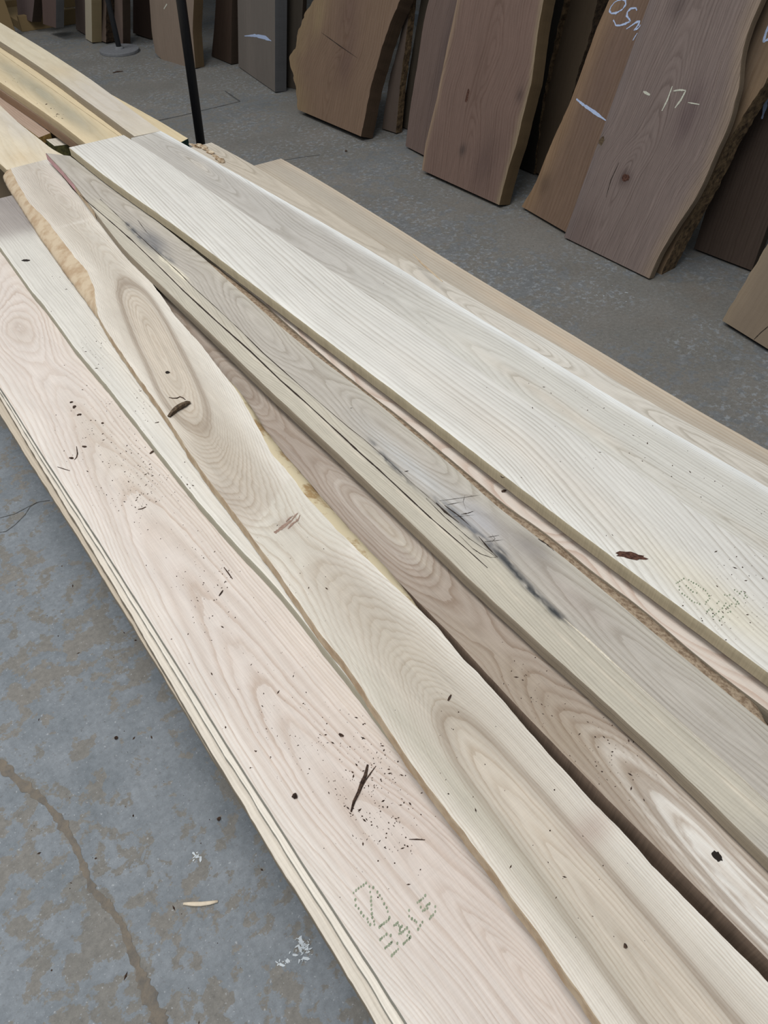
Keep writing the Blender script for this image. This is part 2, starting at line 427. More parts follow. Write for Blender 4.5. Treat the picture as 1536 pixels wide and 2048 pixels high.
# ------------------------------------------------------------------ the setting: floor and wall
def floor_mat():
    g = NT('worn_concrete', .62, .25); P_ = g.n('ShaderNodeNewGeometry').outputs['Position']
    sx = g.n('ShaderNodeSeparateXYZ'); g.l(P_, sx.inputs[0]); X, Y, _ = sx.outputs
    film = g.mix(g.remap(g.noise(P_, 9, 4, .6), .3, .7), tuple(srgb(109, 116, 122)), tuple(srgb(129, 135, 141)))
    bare = g.mix(g.remap(g.noise(P_, 3, 4, .6), .3, .7), tuple(srgb(116, 115, 111)), tuple(srgb(129, 126, 121)))
    big = g.noise(P_, 1.7, 2, .5); pat = g.noise(P_, 19, 9, .66)
    # the bluish film is worn through, more so towards the rack
    wear = g.remap(X, .1, 1.6, .010, .06, True)
    s = g.m_('SUBTRACT', g.m_('ADD', g.m_('MULTIPLY', pat, .60), g.m_('MULTIPLY', big, .40)), wear)
    mask = g.remap(s, .468, .478)
    c = g.mix(g.m_('MULTIPLY', mask, g.remap(X, .3, 1.8, 1.0, .5)), bare, film)
    sp = g.noise(P_, 120, 3, .6)
    c = g.mix(g.m_('MULTIPLY', g.remap(sp, .60, .68), .35), c, tuple(srgb(92, 90, 88)))
    sp2 = g.noise(P_, 170, 2, .5)
    c = g.mix(g.m_('MULTIPLY', g.remap(sp2, .66, .72), .5), c, tuple(srgb(176, 180, 184)))
    dust = g.noise(P_, 4.5, 5, .7)
    c = g.mix(g.m_('MULTIPLY', g.remap(dust, .5, .75), g.remap(X, 1.6, 2.8, 0.0, .55)), c, tuple(srgb(124, 113, 101)))
    fine = g.m_('MULTIPLY', g.remap(g.noise(P_, 380, 2, .6), .25, .75, .93, 1.07), g.remap(g.noise(P_, 75, 5, .7),   .32, .68, .84, 1.15))
    fl = g.m_('MULTIPLY', g.remap(g.noise(P_, 42, 8, .74), .53, .58), g.remap(g.noise(P_, 2.6, 4, .6), .42, .56))
    c = g.mix(g.m_('MULTIPLY', fl, g.remap(X, .9, 1.6, 0, .75)), c, tuple(srgb(150, 155, 160)))
    c = g.mix(1.0, c, g.vec(fine, fine, fine), 'MULTIPLY')
    g.l(c, g.b.inputs['Base Color']); g.l(g.remap(mask, 0, 1, .72, .5), g.b.inputs['Roughness'])
    g.bump(g.noise(P_, 90, 4, .6), .15, .001)
    return g.m
FLOOR = level(0.0)
def grid(name, o, ex, ey, n, m, mat):
    vs = [np.array(o) + np.array(ex) * i / n + np.array(ey) * j / m for j in range(m + 1) for i in range(n + 1)]
    fs = [(j * (n + 1) + i, j * (n + 1) + i + 1, (j + 1) * (n + 1) + i + 1, (j + 1) * (n + 1) + i) for j in range(m) for i in range(n)]
    return mesh_obj(name, vs, fs, mat, smooth_f=False)
floor = tag(grid('floor', (-5, -4, 0), (10, 0, 0), (0, 16, 0), 10, 16, floor_mat()), None, kind='structure')
wallm = mottled('painted_block_wall', srgb(92, 90, 86), srgb(80, 78, 74), 6, .9)
tag(grid('wall_right', (5.0, -4, 0), (0, 16, 0), (0, 0, 5), 8, 3, wallm), None, kind='structure')
tag(grid('wall_back', (-5, 12, 0), (0, 0, 5), (10, 0, 0), 3, 8, wallm), None, kind='structure')

dirt = mottled('packed_dirt', srgb(126, 117, 105), srgb(104, 100, 95), 38, .95, .35, .65, .8, .006)
dirt2 = plain('hairline_crack', srgb(84, 84, 84), .95)  # dark grey colour of the thin floor cracks
ribbon('dirt_seam', FLOOR, [(-60, 1500), (0, 1528), (40, 1565), (85, 1600), (120, 1640), (150, 1690), (170, 1740), (185, 1780), (215, 1810), (245, 1850), (262, 1900), (285, 1960), (310, 2020), (335, 2090)],
       [.016, .018, .018, .016, .017, .012, .010, .013, .014, .012, .012, .020, .026, .028], dirt, floor, .0008, 'brown dirt packed along the floor crack', 3, rough=.75, sub=16)
for i, (p, w) in enumerate([([(0, 1036), (30, 1028), (56, 1014), (78, 1004), (100, 1001)], .0022), ([(0, 1065), (12, 1063), (30, 1050), (50, 1030), (60, 1014), (74, 1005)], .0018),
                            ([(318, 241), (365, 231), (400, 222), (440, 213), (480, 203)], .010), ([(480, 203), (468, 195), (450, 182)], .010),
                            ([(560, 322), (600, 315), (640, 310)], .005)]):
    ribbon('crack', FLOOR, p, [w, w * 1.2, w], dirt2, floor, .0008, None, i)

# ------------------------------------------------------------------ lumber on the near pile
mA = wood_mat('pinkish_ash_face', 165, (.74, .66, .60), 1.0, .10, .005, 1.0)
mB = wood_mat('pale_ash_face', 150, (.74, .72, .69), .95, .11, .004, 2.0)
mC = wood_mat('figured_poplar_face', 230, (.68, .61, .54), .85, .11, .006, 3.0)
mD = wood_mat('tan_oak_face', 150, (.62, .54, .47), .95, .13, .006, 4.0, pores=.5)
mE = wood_mat('grey_ash_face', 150, (.66, .63, .59), .95, .14, .005, 5.0, pores=.4)
mF = wood_mat('reddish_ash_face', 110, (.74, .62, .56), 1.0, .06, .006, 6.0)
mG = wood_mat('white_ash_face', 100, (.60, .57, .53), 1.0, .09, .0035, 7.0)
mH = wood_mat('grey_white_ash_face', 170, (.64, .62, .58), 1.0, .10, .006, 8.0)
mK = wood_mat('oat_ash_face', 90, (.76, .69, .62), .9, .10, .004, 9.0)
mY = wood_mat('yellow_maple_face', 60, (.86, .82, .74), .6, .07, .012, 10.0)
sA = side_mat('grey_sawn_edge', srgb(172, 168, 156), .75, 1, .35, .5)
sB = side_mat('green_grey_sawn_edge', srgb(178, 174, 156), .8, 2, .5, .3)
sC = side_mat('brown_sawn_edge', srgb(158, 146, 128), .7, 3, .3, .7)
sD = side_mat('dark_sawn_edge', srgb(150, 130, 114), .6, 4, .8, .3)
sE = side_mat('olive_sawn_edge', srgb(212, 201, 180), .80, 5, .35, .75)
sG = side_mat('straw_sawn_edge', srgb(182, 170, 144), .74, 7, .9, .2)
sY = side_mat('yellow_sawn_edge', srgb(192, 172, 138), .8, 8, .4, .5)
sP = side_mat('cream_sawn_edge', srgb(226, 214, 192), .8, 9, .3, .5)
pink = mottled('pink_painted_end', srgb(206, 160, 166), srgb(186, 150, 148), 60, .8)

NEAR = -0.35
# A: wide pinkish board
fA = level(.440)
LA = [(0, 774), (17, 800), (56, 863), (98, 929), (128, 974), (159, 1022), (200, 1084), (283, 1215), (392, 1388), (460, 1500), (512, 1577), (612, 1736), (679, 1835), (745, 1937), (814, 2048)]
A = plank('ash_board', 'wide pinkish board with arched grain, spattered with dark crumbs, on the left of the pile', 'board', fA, LA,
          ('w', [(.50, NEAR), (.50, 2.72)]), .022, srgb(219, 207, 197), mA, sA, v0=NEAR, v1=2.72,
          feats=[(20, 480, .150), (30, 600, .118), (38, 655, .100), (80, 735, .118), (140, 800, .108), (215, 925, .100), (240, 950, .094), (330, 1090, .078), (420, 1230, .066), (540, 1400, .056), (660, 1560, .044), (800, 1690, .030), (900, 1800, .022), (1010, 1900, .010), (1120, 2040, -.01)],
          zones=[('L', .03, srgb(230, 222, 212), .7), ('blob', 250, 930, .25, .05, srgb(212, 200, 184), .6), ('blob', 640, 1480, .3, .05, srgb(216, 202, 190), .5), ('blob', 860, 1700, .2, .05, srgb(208, 192, 182), .7),
                 ('ring', .105, .004, srgb(204, 188, 172), .4), ('ring', .08, .004, srgb(206, 190, 176), .35), ('in', .025, .006, srgb(214, 200, 188), .4)],
          du=.007, seed=21, sm=5, rscale=1.0)
def shiftpx(pts, d0, d1, y0=975, y1=1836): return [(x + d0 + (d1 - d0) * (y - y0) / (y1 - y0), y) for x, y in pts]
fA2 = level(.4175); fA3 = level(.401); fA4 = level(.376)
plank('ash_board', 'thin pale board directly under the wide pinkish board, poking out as a narrow strip', 'board', fA2, shiftpx(LA, -9, -23), ('w', [(.48, NEAR), (.48, 2.72)]), .015,
      srgb(232, 224, 210), mB, sA, v0=NEAR, v1=2.72, seed=31, du=.03, jag=(.0012, .001), sm=3)
plank('ash_board', 'cream topped board third down at the left edge of the pile, sticking out furthest', 'board', fA3, shiftpx(LA, -20, -54), ('w', [(.48, NEAR), (.48, 2.72)]), .024,
      srgb(222, 212, 196), mB, sC, v0=NEAR, v1=2.72, seed=32, du=.03, jag=(.0014, .001), sm=3)
plank('ash_board', 'lowest visible board at the left edge of the pile, just above the floor shadow', 'board', fA4, shiftpx(LA, -36, -50), ('w', [(.48, NEAR), (.48, 2.72)]), .022,
      srgb(196, 182, 160), mB, sC, v0=NEAR, v1=2.72, seed=33, du=.03, jag=(.0012, .001), sm=3)

# B: narrow pale board
fB = level(.4665)
LB = [(0, 494), (38, 547), (65, 585), (80, 600), (117, 650), (147, 693), (207, 763), (260, 830), (330, 920), (383, 987), (443, 1057), (493, 1112), (507, 1125), (560, 1183), (607, 1240), (633, 1277), (700, 1362), (760, 1440), (813, 1512), (880, 1590), (960, 1695), (1050, 1812), (1140, 1935), (1230, 2055)]
LBuv = resolve(fB, LB)
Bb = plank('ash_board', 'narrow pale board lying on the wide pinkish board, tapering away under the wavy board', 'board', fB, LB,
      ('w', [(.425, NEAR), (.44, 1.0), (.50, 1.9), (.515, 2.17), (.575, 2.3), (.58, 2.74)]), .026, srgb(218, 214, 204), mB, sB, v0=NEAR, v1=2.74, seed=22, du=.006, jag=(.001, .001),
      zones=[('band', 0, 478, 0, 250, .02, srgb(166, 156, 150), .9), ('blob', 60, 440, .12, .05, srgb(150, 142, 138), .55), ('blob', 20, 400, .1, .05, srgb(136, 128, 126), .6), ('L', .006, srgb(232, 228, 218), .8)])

# C: wavy live-edged board
fC = level(.498)
LC = [(21, 337), (33, 362), (58, 405), (93, 440), (125, 482), (150, 515), (175, 542), (188, 575), (191, 600), (197, 634), (215, 664), (253, 720), (300, 787), (333, 833), (367, 887), (417, 960), (467, 1023), (510, 1083), (543, 1127), (600, 1207), (640, 1267), (687, 1322), (733, 1390), (783, 1467), (829, 1536), (879, 1603), (929, 1666), (979, 1732), (1024, 1795), (1057, 1838), (1107, 1911), (1157, 1983), (1201, 2048)]
LCo = [(3, 350), (15, 374), (45, 419), (75, 467), (105, 509), (135, 552), (160, 587), (185, 622), (200, 642), (215, 664)]
RC = [(96, 318), (120, 347), (140, 372), (175, 412), (200, 442), (240, 490), (282, 537), (312, 577), (352, 634), (400, 687), (433, 730), (480, 790), (500, 827), (523, 867), (543, 907), (567, 933), (587, 957), (613, 993), (647, 1032), (683, 1069), (733, 1117), (783, 1167), (813, 1194), (833, 1213), (883, 1263), (917, 1307), (960, 1350), (1012, 1408), (1057, 1463), (1097, 1507), (1124, 1536), (1177, 1596), (1231, 1649), (1264, 1686), (1307, 1733), (1347, 1773), (1391, 1819), (1441, 1869), (1491, 1919), (1536, 1966)]
RCo = [(470, 774), (490, 797), (513, 829), (523, 850), (547, 879), (580, 919), (613, 957), (647, 997), (683, 1039), (727, 1086), (780, 1143), (820, 1192), (840, 1212)]
Cc = plank('wavy_board', 'wavy live-edged board with a long oval heart figure and a bark curl on it', 'board', fC, LC, RC, .028,
      srgb(206, 196, 180), mC, sC, v0=NEAR, seed=23, du=.0045, dv=.008, sm=1, jag=(.0015, .0015),
      wane={'L': LCo, 'R': RCo, 'Lm': WANE_TAN, 'Rm': WANE_CREAM, 'Ll': 'tan peeled live edge at the far left side', 'Rl': 'cream and brown live edge on the right side'},
      feats=[(75, 340, .066), (130, 402, .053), (190, 480, .066), (245, 560, .048), (270, 600, .026), (300, 660, .004), (340, 740, .004), (375, 810, .024), (400, 850, .042), (450, 960, .075), (560, 1070, .11), (640, 1130, .105), (780, 1280, .075), (860, 1390, .055), (905, 1450, .038), (960, 1520, .028), (1100, 1690, .018), (1250, 1880, .010), (1370, 2040, .002)],
      zones=[('L', .03, srgb(228, 220, 206), .9), ('R', .035, srgb(230, 224, 212), .9), ('ring', .044, .006, srgb(160, 142, 122), .85), ('ring', .030, .004, srgb(186, 170, 150), .5), ('in', .034, .004, srgb(212, 198, 178), .8),
             ('ring', .012, .004, srgb(184, 170, 150), .5), ('blob', 420, 900, .16, .06, srgb(178, 162, 140), .55), ('blob', 440, 1010, .1, .07, srgb(180, 164, 146), .7),
             ('poly', [(588, 946), (498, 1066), (520, 1110), (580, 1150), (700, 1090), (640, 1000)], srgb(216, 209, 194), .75), ('blob', 700, 1180, .16, .04, srgb(182, 168, 150), .5), ('blob', 830, 1340, .14, .05, srgb(186, 174, 154), .5),
             ('blob', 900, 1560, .3, .022, srgb(186, 180, 160), .7), ('blob', 1060, 1500, .15, .03, srgb(196, 186, 170), .6), ('blob', 575, 1048, .016, .016, srgb(168, 148, 132), .6),
             ('blob', 1180, 1660, .02, .03, srgb(184, 160, 146), .7), ('band', 150, 445, 15, 340, .02, srgb(196, 184, 172), .25), ('blob', 155, 445, .008, .08, srgb(226, 218, 206), .6)])

stainm = mottled('old_brown_stain', srgb(158, 134, 120), srgb(140, 116, 104), 200, .8, bump=0)
for i, (p, w) in enumerate([([(549, 1066), (558, 1060), (567, 1053), (576, 1046), (585, 1040)], .007), ([(576, 1058), (584, 1049), (592, 1042)], .0035), ([(584, 1040), (590, 1032), (596, 1026)], .004), ([(590, 1046), (597, 1038), (600, 1030)], .003), ([(572, 1044), (580, 1036), (586, 1032)], .0025)]):
    ribbon('stain', fC, p, [w * .5, w, w * .9, w * .3], stainm, Cc, .0005 + i * .0001, None, 40 + i, rough=.8)
# D: thick tan board
fD = level(.468)
LD = [(820, 1187), (883, 1250), (933, 1302), (1012, 1390), (1024, 1402), (1107, 1487), (1157, 1540), (1224, 1608), (1277, 1660), (1341, 1723), (1407, 1789), (1474, 1856), (1536, 1919)]
RD = [(300, 560), (400, 657), (500, 753), (587, 837), (677, 920), (767, 1003), (887, 1114), (1024, 1243), (1191, 1385), (1297, 1493), (1407, 1612), (1424, 1626), (1536, 1733)]
Dd = plank('thick_board', 'thick tan board with white flame-shaped grain, between the wavy board and the grey cracked board', 'board', fD, LD, RD, .054,
      srgb(176, 160, 144), mD, sD, v0=NEAR, v1=2.15, seed=24, sm=6, du=.005, dv=.008,
      feats=[(420, 700, .05), (480, 770, .012), (560, 860, .05), (640, 930, .045), (740, 1020, .010), (800, 1080, .012), (880, 1180, .06), (1000, 1290, .075), (1100, 1400, .055), (1200, 1480, .034), (1290, 1570, .022), (1400, 1690, .008), (1520, 1820, .006)],
      zones=[('ring', .040, .0022, srgb(214, 204, 190), .7), ('ring', .032, .0026, srgb(232, 226, 216), .95), ('in', .0215, .0012, srgb(238, 234, 226), 1.0), ('ring', .0135, .0012, srgb(186, 168, 150), .8), ('band', 300, 560, 1080, 1390, .06, srgb(172, 156, 142), .75), ('blob', 1080, 1420, .22, .05, srgb(168, 150, 126), .8), ('blob', 780, 1060, .13, .013, srgb(202, 192, 174), .7),
             ('blob', 480, 770, .14, .022, srgb(150, 134, 118), .6), ('R', .02, srgb(186, 170, 152), .6)])

# E: thick grey board, cracked and stained
fE = level(.499, .013)
LE = [(92, 306), (107, 322), (120, 335), (150, 370), (190, 424), (244, 495), (282, 532), (332, 580), (360, 607), (388, 634), (419, 664), (469, 712), (530, 772), (560, 800), (604, 840), (658, 890), (697, 927), (749, 978), (814, 1037), (840, 1063), (928, 1148), (977, 1194), (1045, 1256), (1124, 1327), (1224, 1417), (1311, 1497), (1341, 1524), (1417, 1598), (1431, 1614), (1536, 1716)]
STREAK = [(180, 414), (231, 453), (268, 485), (315, 527), (349, 559), (430, 635), (503, 712), (613, 813), (680, 877), (733, 926), (800, 985), (867, 1047), (975, 1136), (1024, 1187), (1167, 1313), (1357, 1477), (1490, 1597), (1536, 1640)]
RE = [(140, 312), (200, 356), (250, 392), (300, 431), (367, 485), (413, 520), (443, 550), (500, 599), (560, 653), (630, 710), (700, 762), (767, 815), (833, 873), (912, 937), (1000, 1021), (1081, 1077), (1117, 1107), (1191, 1167), (1257, 1223), (1324, 1280), (1407, 1347), (1491, 1417), (1536, 1452)]
REo = [(430, 530), (450, 548), (520, 602), (587, 662), (667, 732), (733, 785), (800, 836), (867, 893), (920, 937), (1010, 1013), (1090, 1068), (1134, 1103), (1174, 1138), (1240, 1187), (1291, 1226), (1374, 1299), (1457, 1365), (1536, 1424)]
crackE = [(160, 390), (180, 408), (222, 444), (265, 482), (324, 539), (366, 581), (430, 640), (500, 702), (560, 760), (609, 803), (687, 875), (722, 908), (755, 937), (814, 992), (860, 1035), (889, 1060), (934, 1099), (975, 1136)]
mEdge = [(912, 1042), (957, 1077), (994, 1114), (1055, 1181), (1127, 1237), (1187, 1290), (1300, 1393), (1400, 1480), (1490, 1563), (1560, 1630)]
split = [(200, 398), (248, 443), (298, 490), (359, 546), (383, 571), (434, 617), (481, 661), (526, 706), (610, 780), (697, 855), (726, 877), (775, 920), (814, 957), (871, 1007)]
bound = split + mEdge
Ee = plank('cracked_board', 'thick grey board with a long crack, black mineral stains and a pink painted far tip', 'board', fE, LE, RE, .024,
      srgb(190, 182, 170), mE, sC, v0=NEAR, seed=25, sm=7, du=.0032, dv=.006, wane={'R': REo, 'lift': -.010, 'ks': [(0, 0), (.06, .25), (.20, .6), (.40, .95), (.5, 1), (1, .98)], 'Rm': WANE_BROWN, 'Rl': 'brown furry live edge along the right side'}, endmat=pink,  # brown sC puts the shade on the left edge into its colour
      feats=[(140, 330, .05), (230, 400, .03), (340, 470, .006), (430, 540, .05), (520, 650, .006), (560, 700, .024), (640, 750, .045), (700, 790, .028), (760, 850, .004), (850, 910, .012), (900, 950, .03), (1000, 1040, .05), (1150, 1200, .035, .01), (1300, 1340, .02, .01), (1440, 1440, .004), (1540, 1520, .02)],
      zones=[('left_of', bound, .0015, srgb(198, 190, 170), .9), ('path', [(q[0] + 4, q[1] + 30) for q in mEdge[2:]], .006, srgb(176, 164, 140), .0),
             ('blob', 300, 480, .09, .028, srgb(140, 138, 138), .8), ('path', [(248, 443), (280, 476), (315, 500), (345, 525)], .009, srgb(104, 106, 110), .95), ('path', [(318, 512), (340, 530), (358, 545), (380, 566)], .007, srgb(236, 226, 198), 1.2), ('blob', 310, 480, .06, .02, srgb(128, 128, 130), .7),
             ('path', [(740, 880), (765, 910), (800, 945), (830, 975)], .006, srgb(70, 72, 76), 1.0), ('path', [(860, 990), (900, 1020), (960, 1075), (1010, 1112)], .010, srgb(74, 78, 84), 1.1),
             ('path', [(985, 1095), (1010, 1120), (1060, 1175), (1100, 1215), (1135, 1245)], .008, srgb(62, 66, 70), 1.15), ('blob', 960, 1040, .06, .03, srgb(182, 180, 184), .8), ('blob', 1070, 1090, .05, .03, srgb(140, 132, 128), .85),
             ('blob', 1150, 1200, .08, .02, srgb(176, 160, 150), .4), ('blob', 820, 930, .15, .02, srgb(200, 202, 202), .7), ('blob', 1000, 1180, .5, .015, srgb(200, 192, 172), .2), ('R', .02, srgb(192, 186, 170), .5), ('path', STREAK, .0035, srgb(222, 210, 188), .7)])
ribbon('long_crack', fE, crackE, [.0016, .0030, .0036, .0030, .0030, .0022, .0016], CRACK, Ee, .0005, 'dark lengthwise crack', 5)
MK = [([(852, 997), (889, 1034), (938, 1077), (992, 1114)], .0014), ([(918, 1070), (945, 1097), (961, 1108), (981, 1115), (994, 1115)], .0014), ([(889, 1011), (918, 1032), (942, 1054)], .0020), ([(872, 1006), (890, 1024), (918, 1046)], .0034), ([(957, 1073), (977, 1097), (995, 1115)], .0028),
      ([(922, 1029), (935, 1027), (949, 1022)], .0018), ([(879, 1002), (924, 996), (961, 990)], .0009), ([(893, 1010), (926, 1004)], .0009), ([(975, 1075), (998, 1071)], .0011), ([(969, 1084), (1006, 1080)], .0009), ([(906, 1034), (930, 1032), (950, 1030)], .0007),
      ([(930, 990), (926, 1004), (932, 1020)], .0006), ([(984, 1070), (990, 1078), (982, 1086)], .0007), ([(1076, 1078), (1092, 1088), (1108, 1102)], .0022), ([(808, 944), (818, 942)], .0016), ([(700, 817), (706, 816)], .0010), ([(275, 440), (288, 458), (302, 475)], .0012)]
for i, (p, w) in enumerate(MK):
    ribbon('check_mark', fE, p, [w * .4, w, w * .7, w * .2], CRACK, Ee, .0005 + i * .00004, None, 20 + i, rough=.9)
ribbon('split_line', fE, split, [.0008, .0016, .0022, .0012, .0018, .0012, .0010, .0008, .0008], CRACK, Ee, .0005, 'wandering dark split', 15, rough=.9)
ribbon('pale_split', fE, mEdge[4:], [.0005, .004, .001, .0008, .0006, .0005, .0008], mottled('torn_fibre', srgb(226, 218, 202), srgb(206, 196, 176), 200, .8), Ee, .0005, 'pale torn fibres along the grain', 9)
# painted side of the tip
EB = []
def side_skin(name, fr, pts, t, mat, parent, label):
    a = resolve(fr, pts); u = np.interp(np.linspace(a[0, 1], a[-1, 1], 24), a[:, 1], a[:, 0]); v = np.linspace(a[0, 1], a[-1, 1], 24)
    P_ = np.concatenate([fr.w(u - .0016, v, u * 0 - .0005), fr.w(u - .0016, v, u * 0 - t)])
    o = mesh_obj(name, P_, [(i, i + 24, i + 25, i + 1) for i in range(23)], mat, parent, smooth_f=False); o['label'] = label
side_skin('painted_end', fE, LE[:4], .022, pink, Ee, 'pink painted tip')
side_skin('peeled_strip', fE, LE[3:5], .022, WANE_TAN, Ee, 'tan peeled strip')
# F: reddish board seen between E and G
fF = level(.488, .013)
F_ = resolve(fF, REo)
plank('ash_board', 'reddish striped board, a thin strip between the grey cracked board and big white board', 'board', fF, ('w', [(u + .003, v) for u, v in F_]),
      ('w', [(u + .115, v) for u, v in F_]), .026, srgb(222, 209, 196), mF, sC, v0=NEAR, v1=2.3, seed=26, du=.006,
      feats=[(430, 560, .02, .05), (700, 800, .08, .02), (900, 930, .05, .03), (1060, 1060, .02, .04), (1150, 1110, .06, .03), (1300, 1250, .02, .05), (1500, 1400, .05, .04)])

# G: big white board
fG = level(.531, .013)
LG = [(138, 295), (200, 346), (237, 373), (297, 413), (367, 463), (445, 523), (535, 590), (547, 600), (640, 670), (733, 743), (813, 797), (905, 873), (1000, 946), (1078, 1005), (1185, 1085), (1296, 1168), (1351, 1208), (1434, 1270), (1536, 1343)]
RG = [(247, 270), (300, 300), (367, 347), (467, 413), (550, 467), (633, 523), (712, 573), (800, 633), (892, 697), (936, 727), (1014, 780), (1082, 823), (1136, 858), (1250, 932), (1340, 990), (1435, 1050), (1536, 1114)]
Gg = plank('ash_board', 'big white board with straight grain, thick straw-coloured edge and one dark brown knot', 'board', fG, LG, RG, .026,
      srgb(225, 222, 214), mG, sG, v0=NEAR, seed=27, sm=16, du=.006, jag=(.0008, .0004),
      feats=[(300, 300, .02, .30), (700, 600, .03, .22), (1100, 860, .03, .20), (1300, 1060, .02, .19), (1536, 1220, .04, .10)],
      zones=[('L', .02, srgb(240, 238, 230), .8), ('blob', 1420, 1190, .15, .04, srgb(232, 224, 198), .8), ('blob', 1050, 900, .35, .04, srgb(228, 218, 204), .6)])
# H: grey-and-white board with bright sapwood edge
fH = level(.503, .013)
RH = [(322, 262), (374, 291), (400, 307), (467, 344), (533, 381), (617, 429), (712, 484), (800, 537), (885, 590), (980, 650), (1037, 684), (1105, 720), (1190, 775), (1290, 835), (1400, 895), (1536, 975)]
LHw = resolve(fH, RG)
Hh = plank('ash_board', 'grey board with snow-white sapwood edge and oval grain eye, beside the big white board', 'board', fH,
      ('w', [(u - .06, v) for u, v in extend(LHw, NEAR)][:-1] + [(resolve(fH, [(262, 276)])[0][0], resolve(fH, [(262, 276)])[0][1])]), RH, .028, srgb(219, 216, 206), mH, sB, v0=NEAR, seed=28, sm=10, du=.0055,
      feats=[(320, 285, .03), (400, 330, .004), (450, 372, .03), (560, 460, .05), (800, 600, .066), (960, 700, .05), (1080, 790, .022), (1180, 860, .028), (1330, 960, .018), (1536, 1090, .004)],
      zones=[('band', 780, 590, 280, 250, .10, srgb(194, 188, 180), .85), ('R', .018, srgb(242, 244, 242), 1.0), ('blob', 400, 330, .05, .02, srgb(214, 208, 200), .7), ('blob', 1100, 800, .25, .02, srgb(220, 208, 190), .6), ('in', .010, .004, srgb(222, 210, 190), .5)])
# J
fJ = level(.473, .013)
RJ = [(423, 285), (500, 326), (567, 367), (643, 413), (712, 457), (798, 511), (890, 561), (961, 607), (983, 619), (1050, 656), (1103, 682), (1136, 703), (1198, 741), (1253, 775), (1318, 817), (1422, 871), (1536, 931)]
RJu = resolve(fJ, RJ)
Jj = plank('ash_board', 'light board with frayed bark at its far end, overlapped by the white-edged grey board', 'board', fJ,
      ('w', [(u - .16, v) for u, v in extend(RJu, NEAR)]), RJ, .026, srgb(222, 214, 200), mH, sB, v0=NEAR, seed=29, sm=8, du=.006, jag=(.001, .001),
      feats=[(430, 300, .02, .0), (600, 400, .05), (800, 520, .06), (950, 620, .02), (1060, 690, .01), (1200, 770, .05), (1400, 880, .02), (1536, 960, .01)],
      zones=[('band', 800, 520, 420, 280, .06, srgb(204, 190, 168), .8), ('blob', 1100, 690, .2, .03, srgb(230, 226, 216), .7)])
# K
fK = level(.445, .013)
RK = [(562, 317), (617, 347), (712, 405), (790, 453), (863, 500), (960, 560), (1050, 613), (1143, 669), (1250, 733), (1350, 795), (1450, 853), (1536, 899)]
RKu = resolve(fK, RK)
Kk = plank('ash_board', 'outermost oat-coloured board on the right of the near pile, beside the open floor', 'board', fK,
      ('w', [(u - .14, v) for u, v in extend(RKu, NEAR)]), RK, .026, srgb(194, 183, 165), mK, sG, v0=NEAR, seed=30, sm=10, du=.008,
      zones=[('L', .05, srgb(198, 184, 160), .5), ('blob', 1140, 690, .35, .03, srgb(214, 190, 160), .7), ('R', .02, srgb(216, 196, 168), .7), ('band', 560, 330, 520, 310, .02, srgb(186, 170, 150), .6)])

# hidden carriers beneath
timber = side_mat('rough_bearer', srgb(150, 134, 112), .7, 12)
darkp = side_mat('buried_board', srgb(140, 122, 104), .7, 13, .3, .6)
o = box('thick_plank', (.52, NEAR, .354), (1, 0, 0), (0, 1, 0), (0, 0, 1), (.30, 3.0, .059), darkp); tag(o, 'thick brown plank buried under the tan board, glimpsed in the dark gap', 'board')
o = box('thick_plank', (.83, NEAR, .354), (1, 0, 0), (0, 1, 0), (0, 0, 1), (.42, 2.9, .051), darkp); tag(o, 'thick plank buried beneath the right half of the pile', 'board')
o = box('thick_plank', (.935, NEAR, .406), (1, 0, 0), (0, 1, 0), (0, 0, 1), (.10, 2.75, .056), darkp); tag(o, 'plank packed directly under the big white board', 'board')
for i, y in enumerate((-.1, 1.15, 2.4)):
    o = box('bearer', (.30, y, 0), (1, 0, 0), (0, 1, 0), (0, 0, 1), (.92, .12, .353), timber)
    tag(o, ['bearer block under the near end of the lumber pile', 'bearer block under the middle of the lumber pile', 'bearer block under the far end of the near lumber pile'][i], 'timber', 'bearers under the near pile')

# ------------------------------------------------------------------ far yellow pile
FAR = 7.6
green = mottled('dark_green_wax', srgb(26, 62, 54), srgb(18, 44, 40), 60, .6)
olive = mottled('olive_wax', srgb(86, 84, 48), srgb(60, 58, 34), 60, .7)
endy = mottled('yellow_end_grain', srgb(156, 128, 74), srgb(120, 96, 54), 80, .8)
fY1 = level(.506)
plank('maple_board', 'yellow board at the right edge of the far pile with a dark green waxed end', 'board', fY1, ('w', [(1.0, 2.66), (1.0, FAR)]), [(376, 277), (320, 243), (208, 181), (125, 125), (0, 49)], .055,
      srgb(228, 206, 160), mY, sY, v1=FAR, keep=0, seed=41, du=.02, endmat=green, zones=[('R', .03, srgb(234, 212, 164), .5)])
fYn = level(.538)
plank('maple_board', 'creamy board with wavy figure lying on top of the far pile', 'board', fYn,
      [(269, 273), (208, 227), (167, 198), (125, 166), (81, 135), (33, 103), (0, 83)], [(322, 262), (250, 210), (184, 160), (90, 99), (0, 45)], .030,
      srgb(226, 212, 180), mY, sC, v1=FAR, keep=0, seed=42, sm=10, du=.01, zones=[('band', 320, 270, 190, 150, .1, srgb(214, 204, 192), .8), ('blob', 120, 140, .12, .05, srgb(214, 188, 140), .5)],
      feats=[(280, 250, .03), (180, 180, .004), (120, 140, .04), (60, 100, .01), (0, 60, .03)])
fY2 = level(.506)
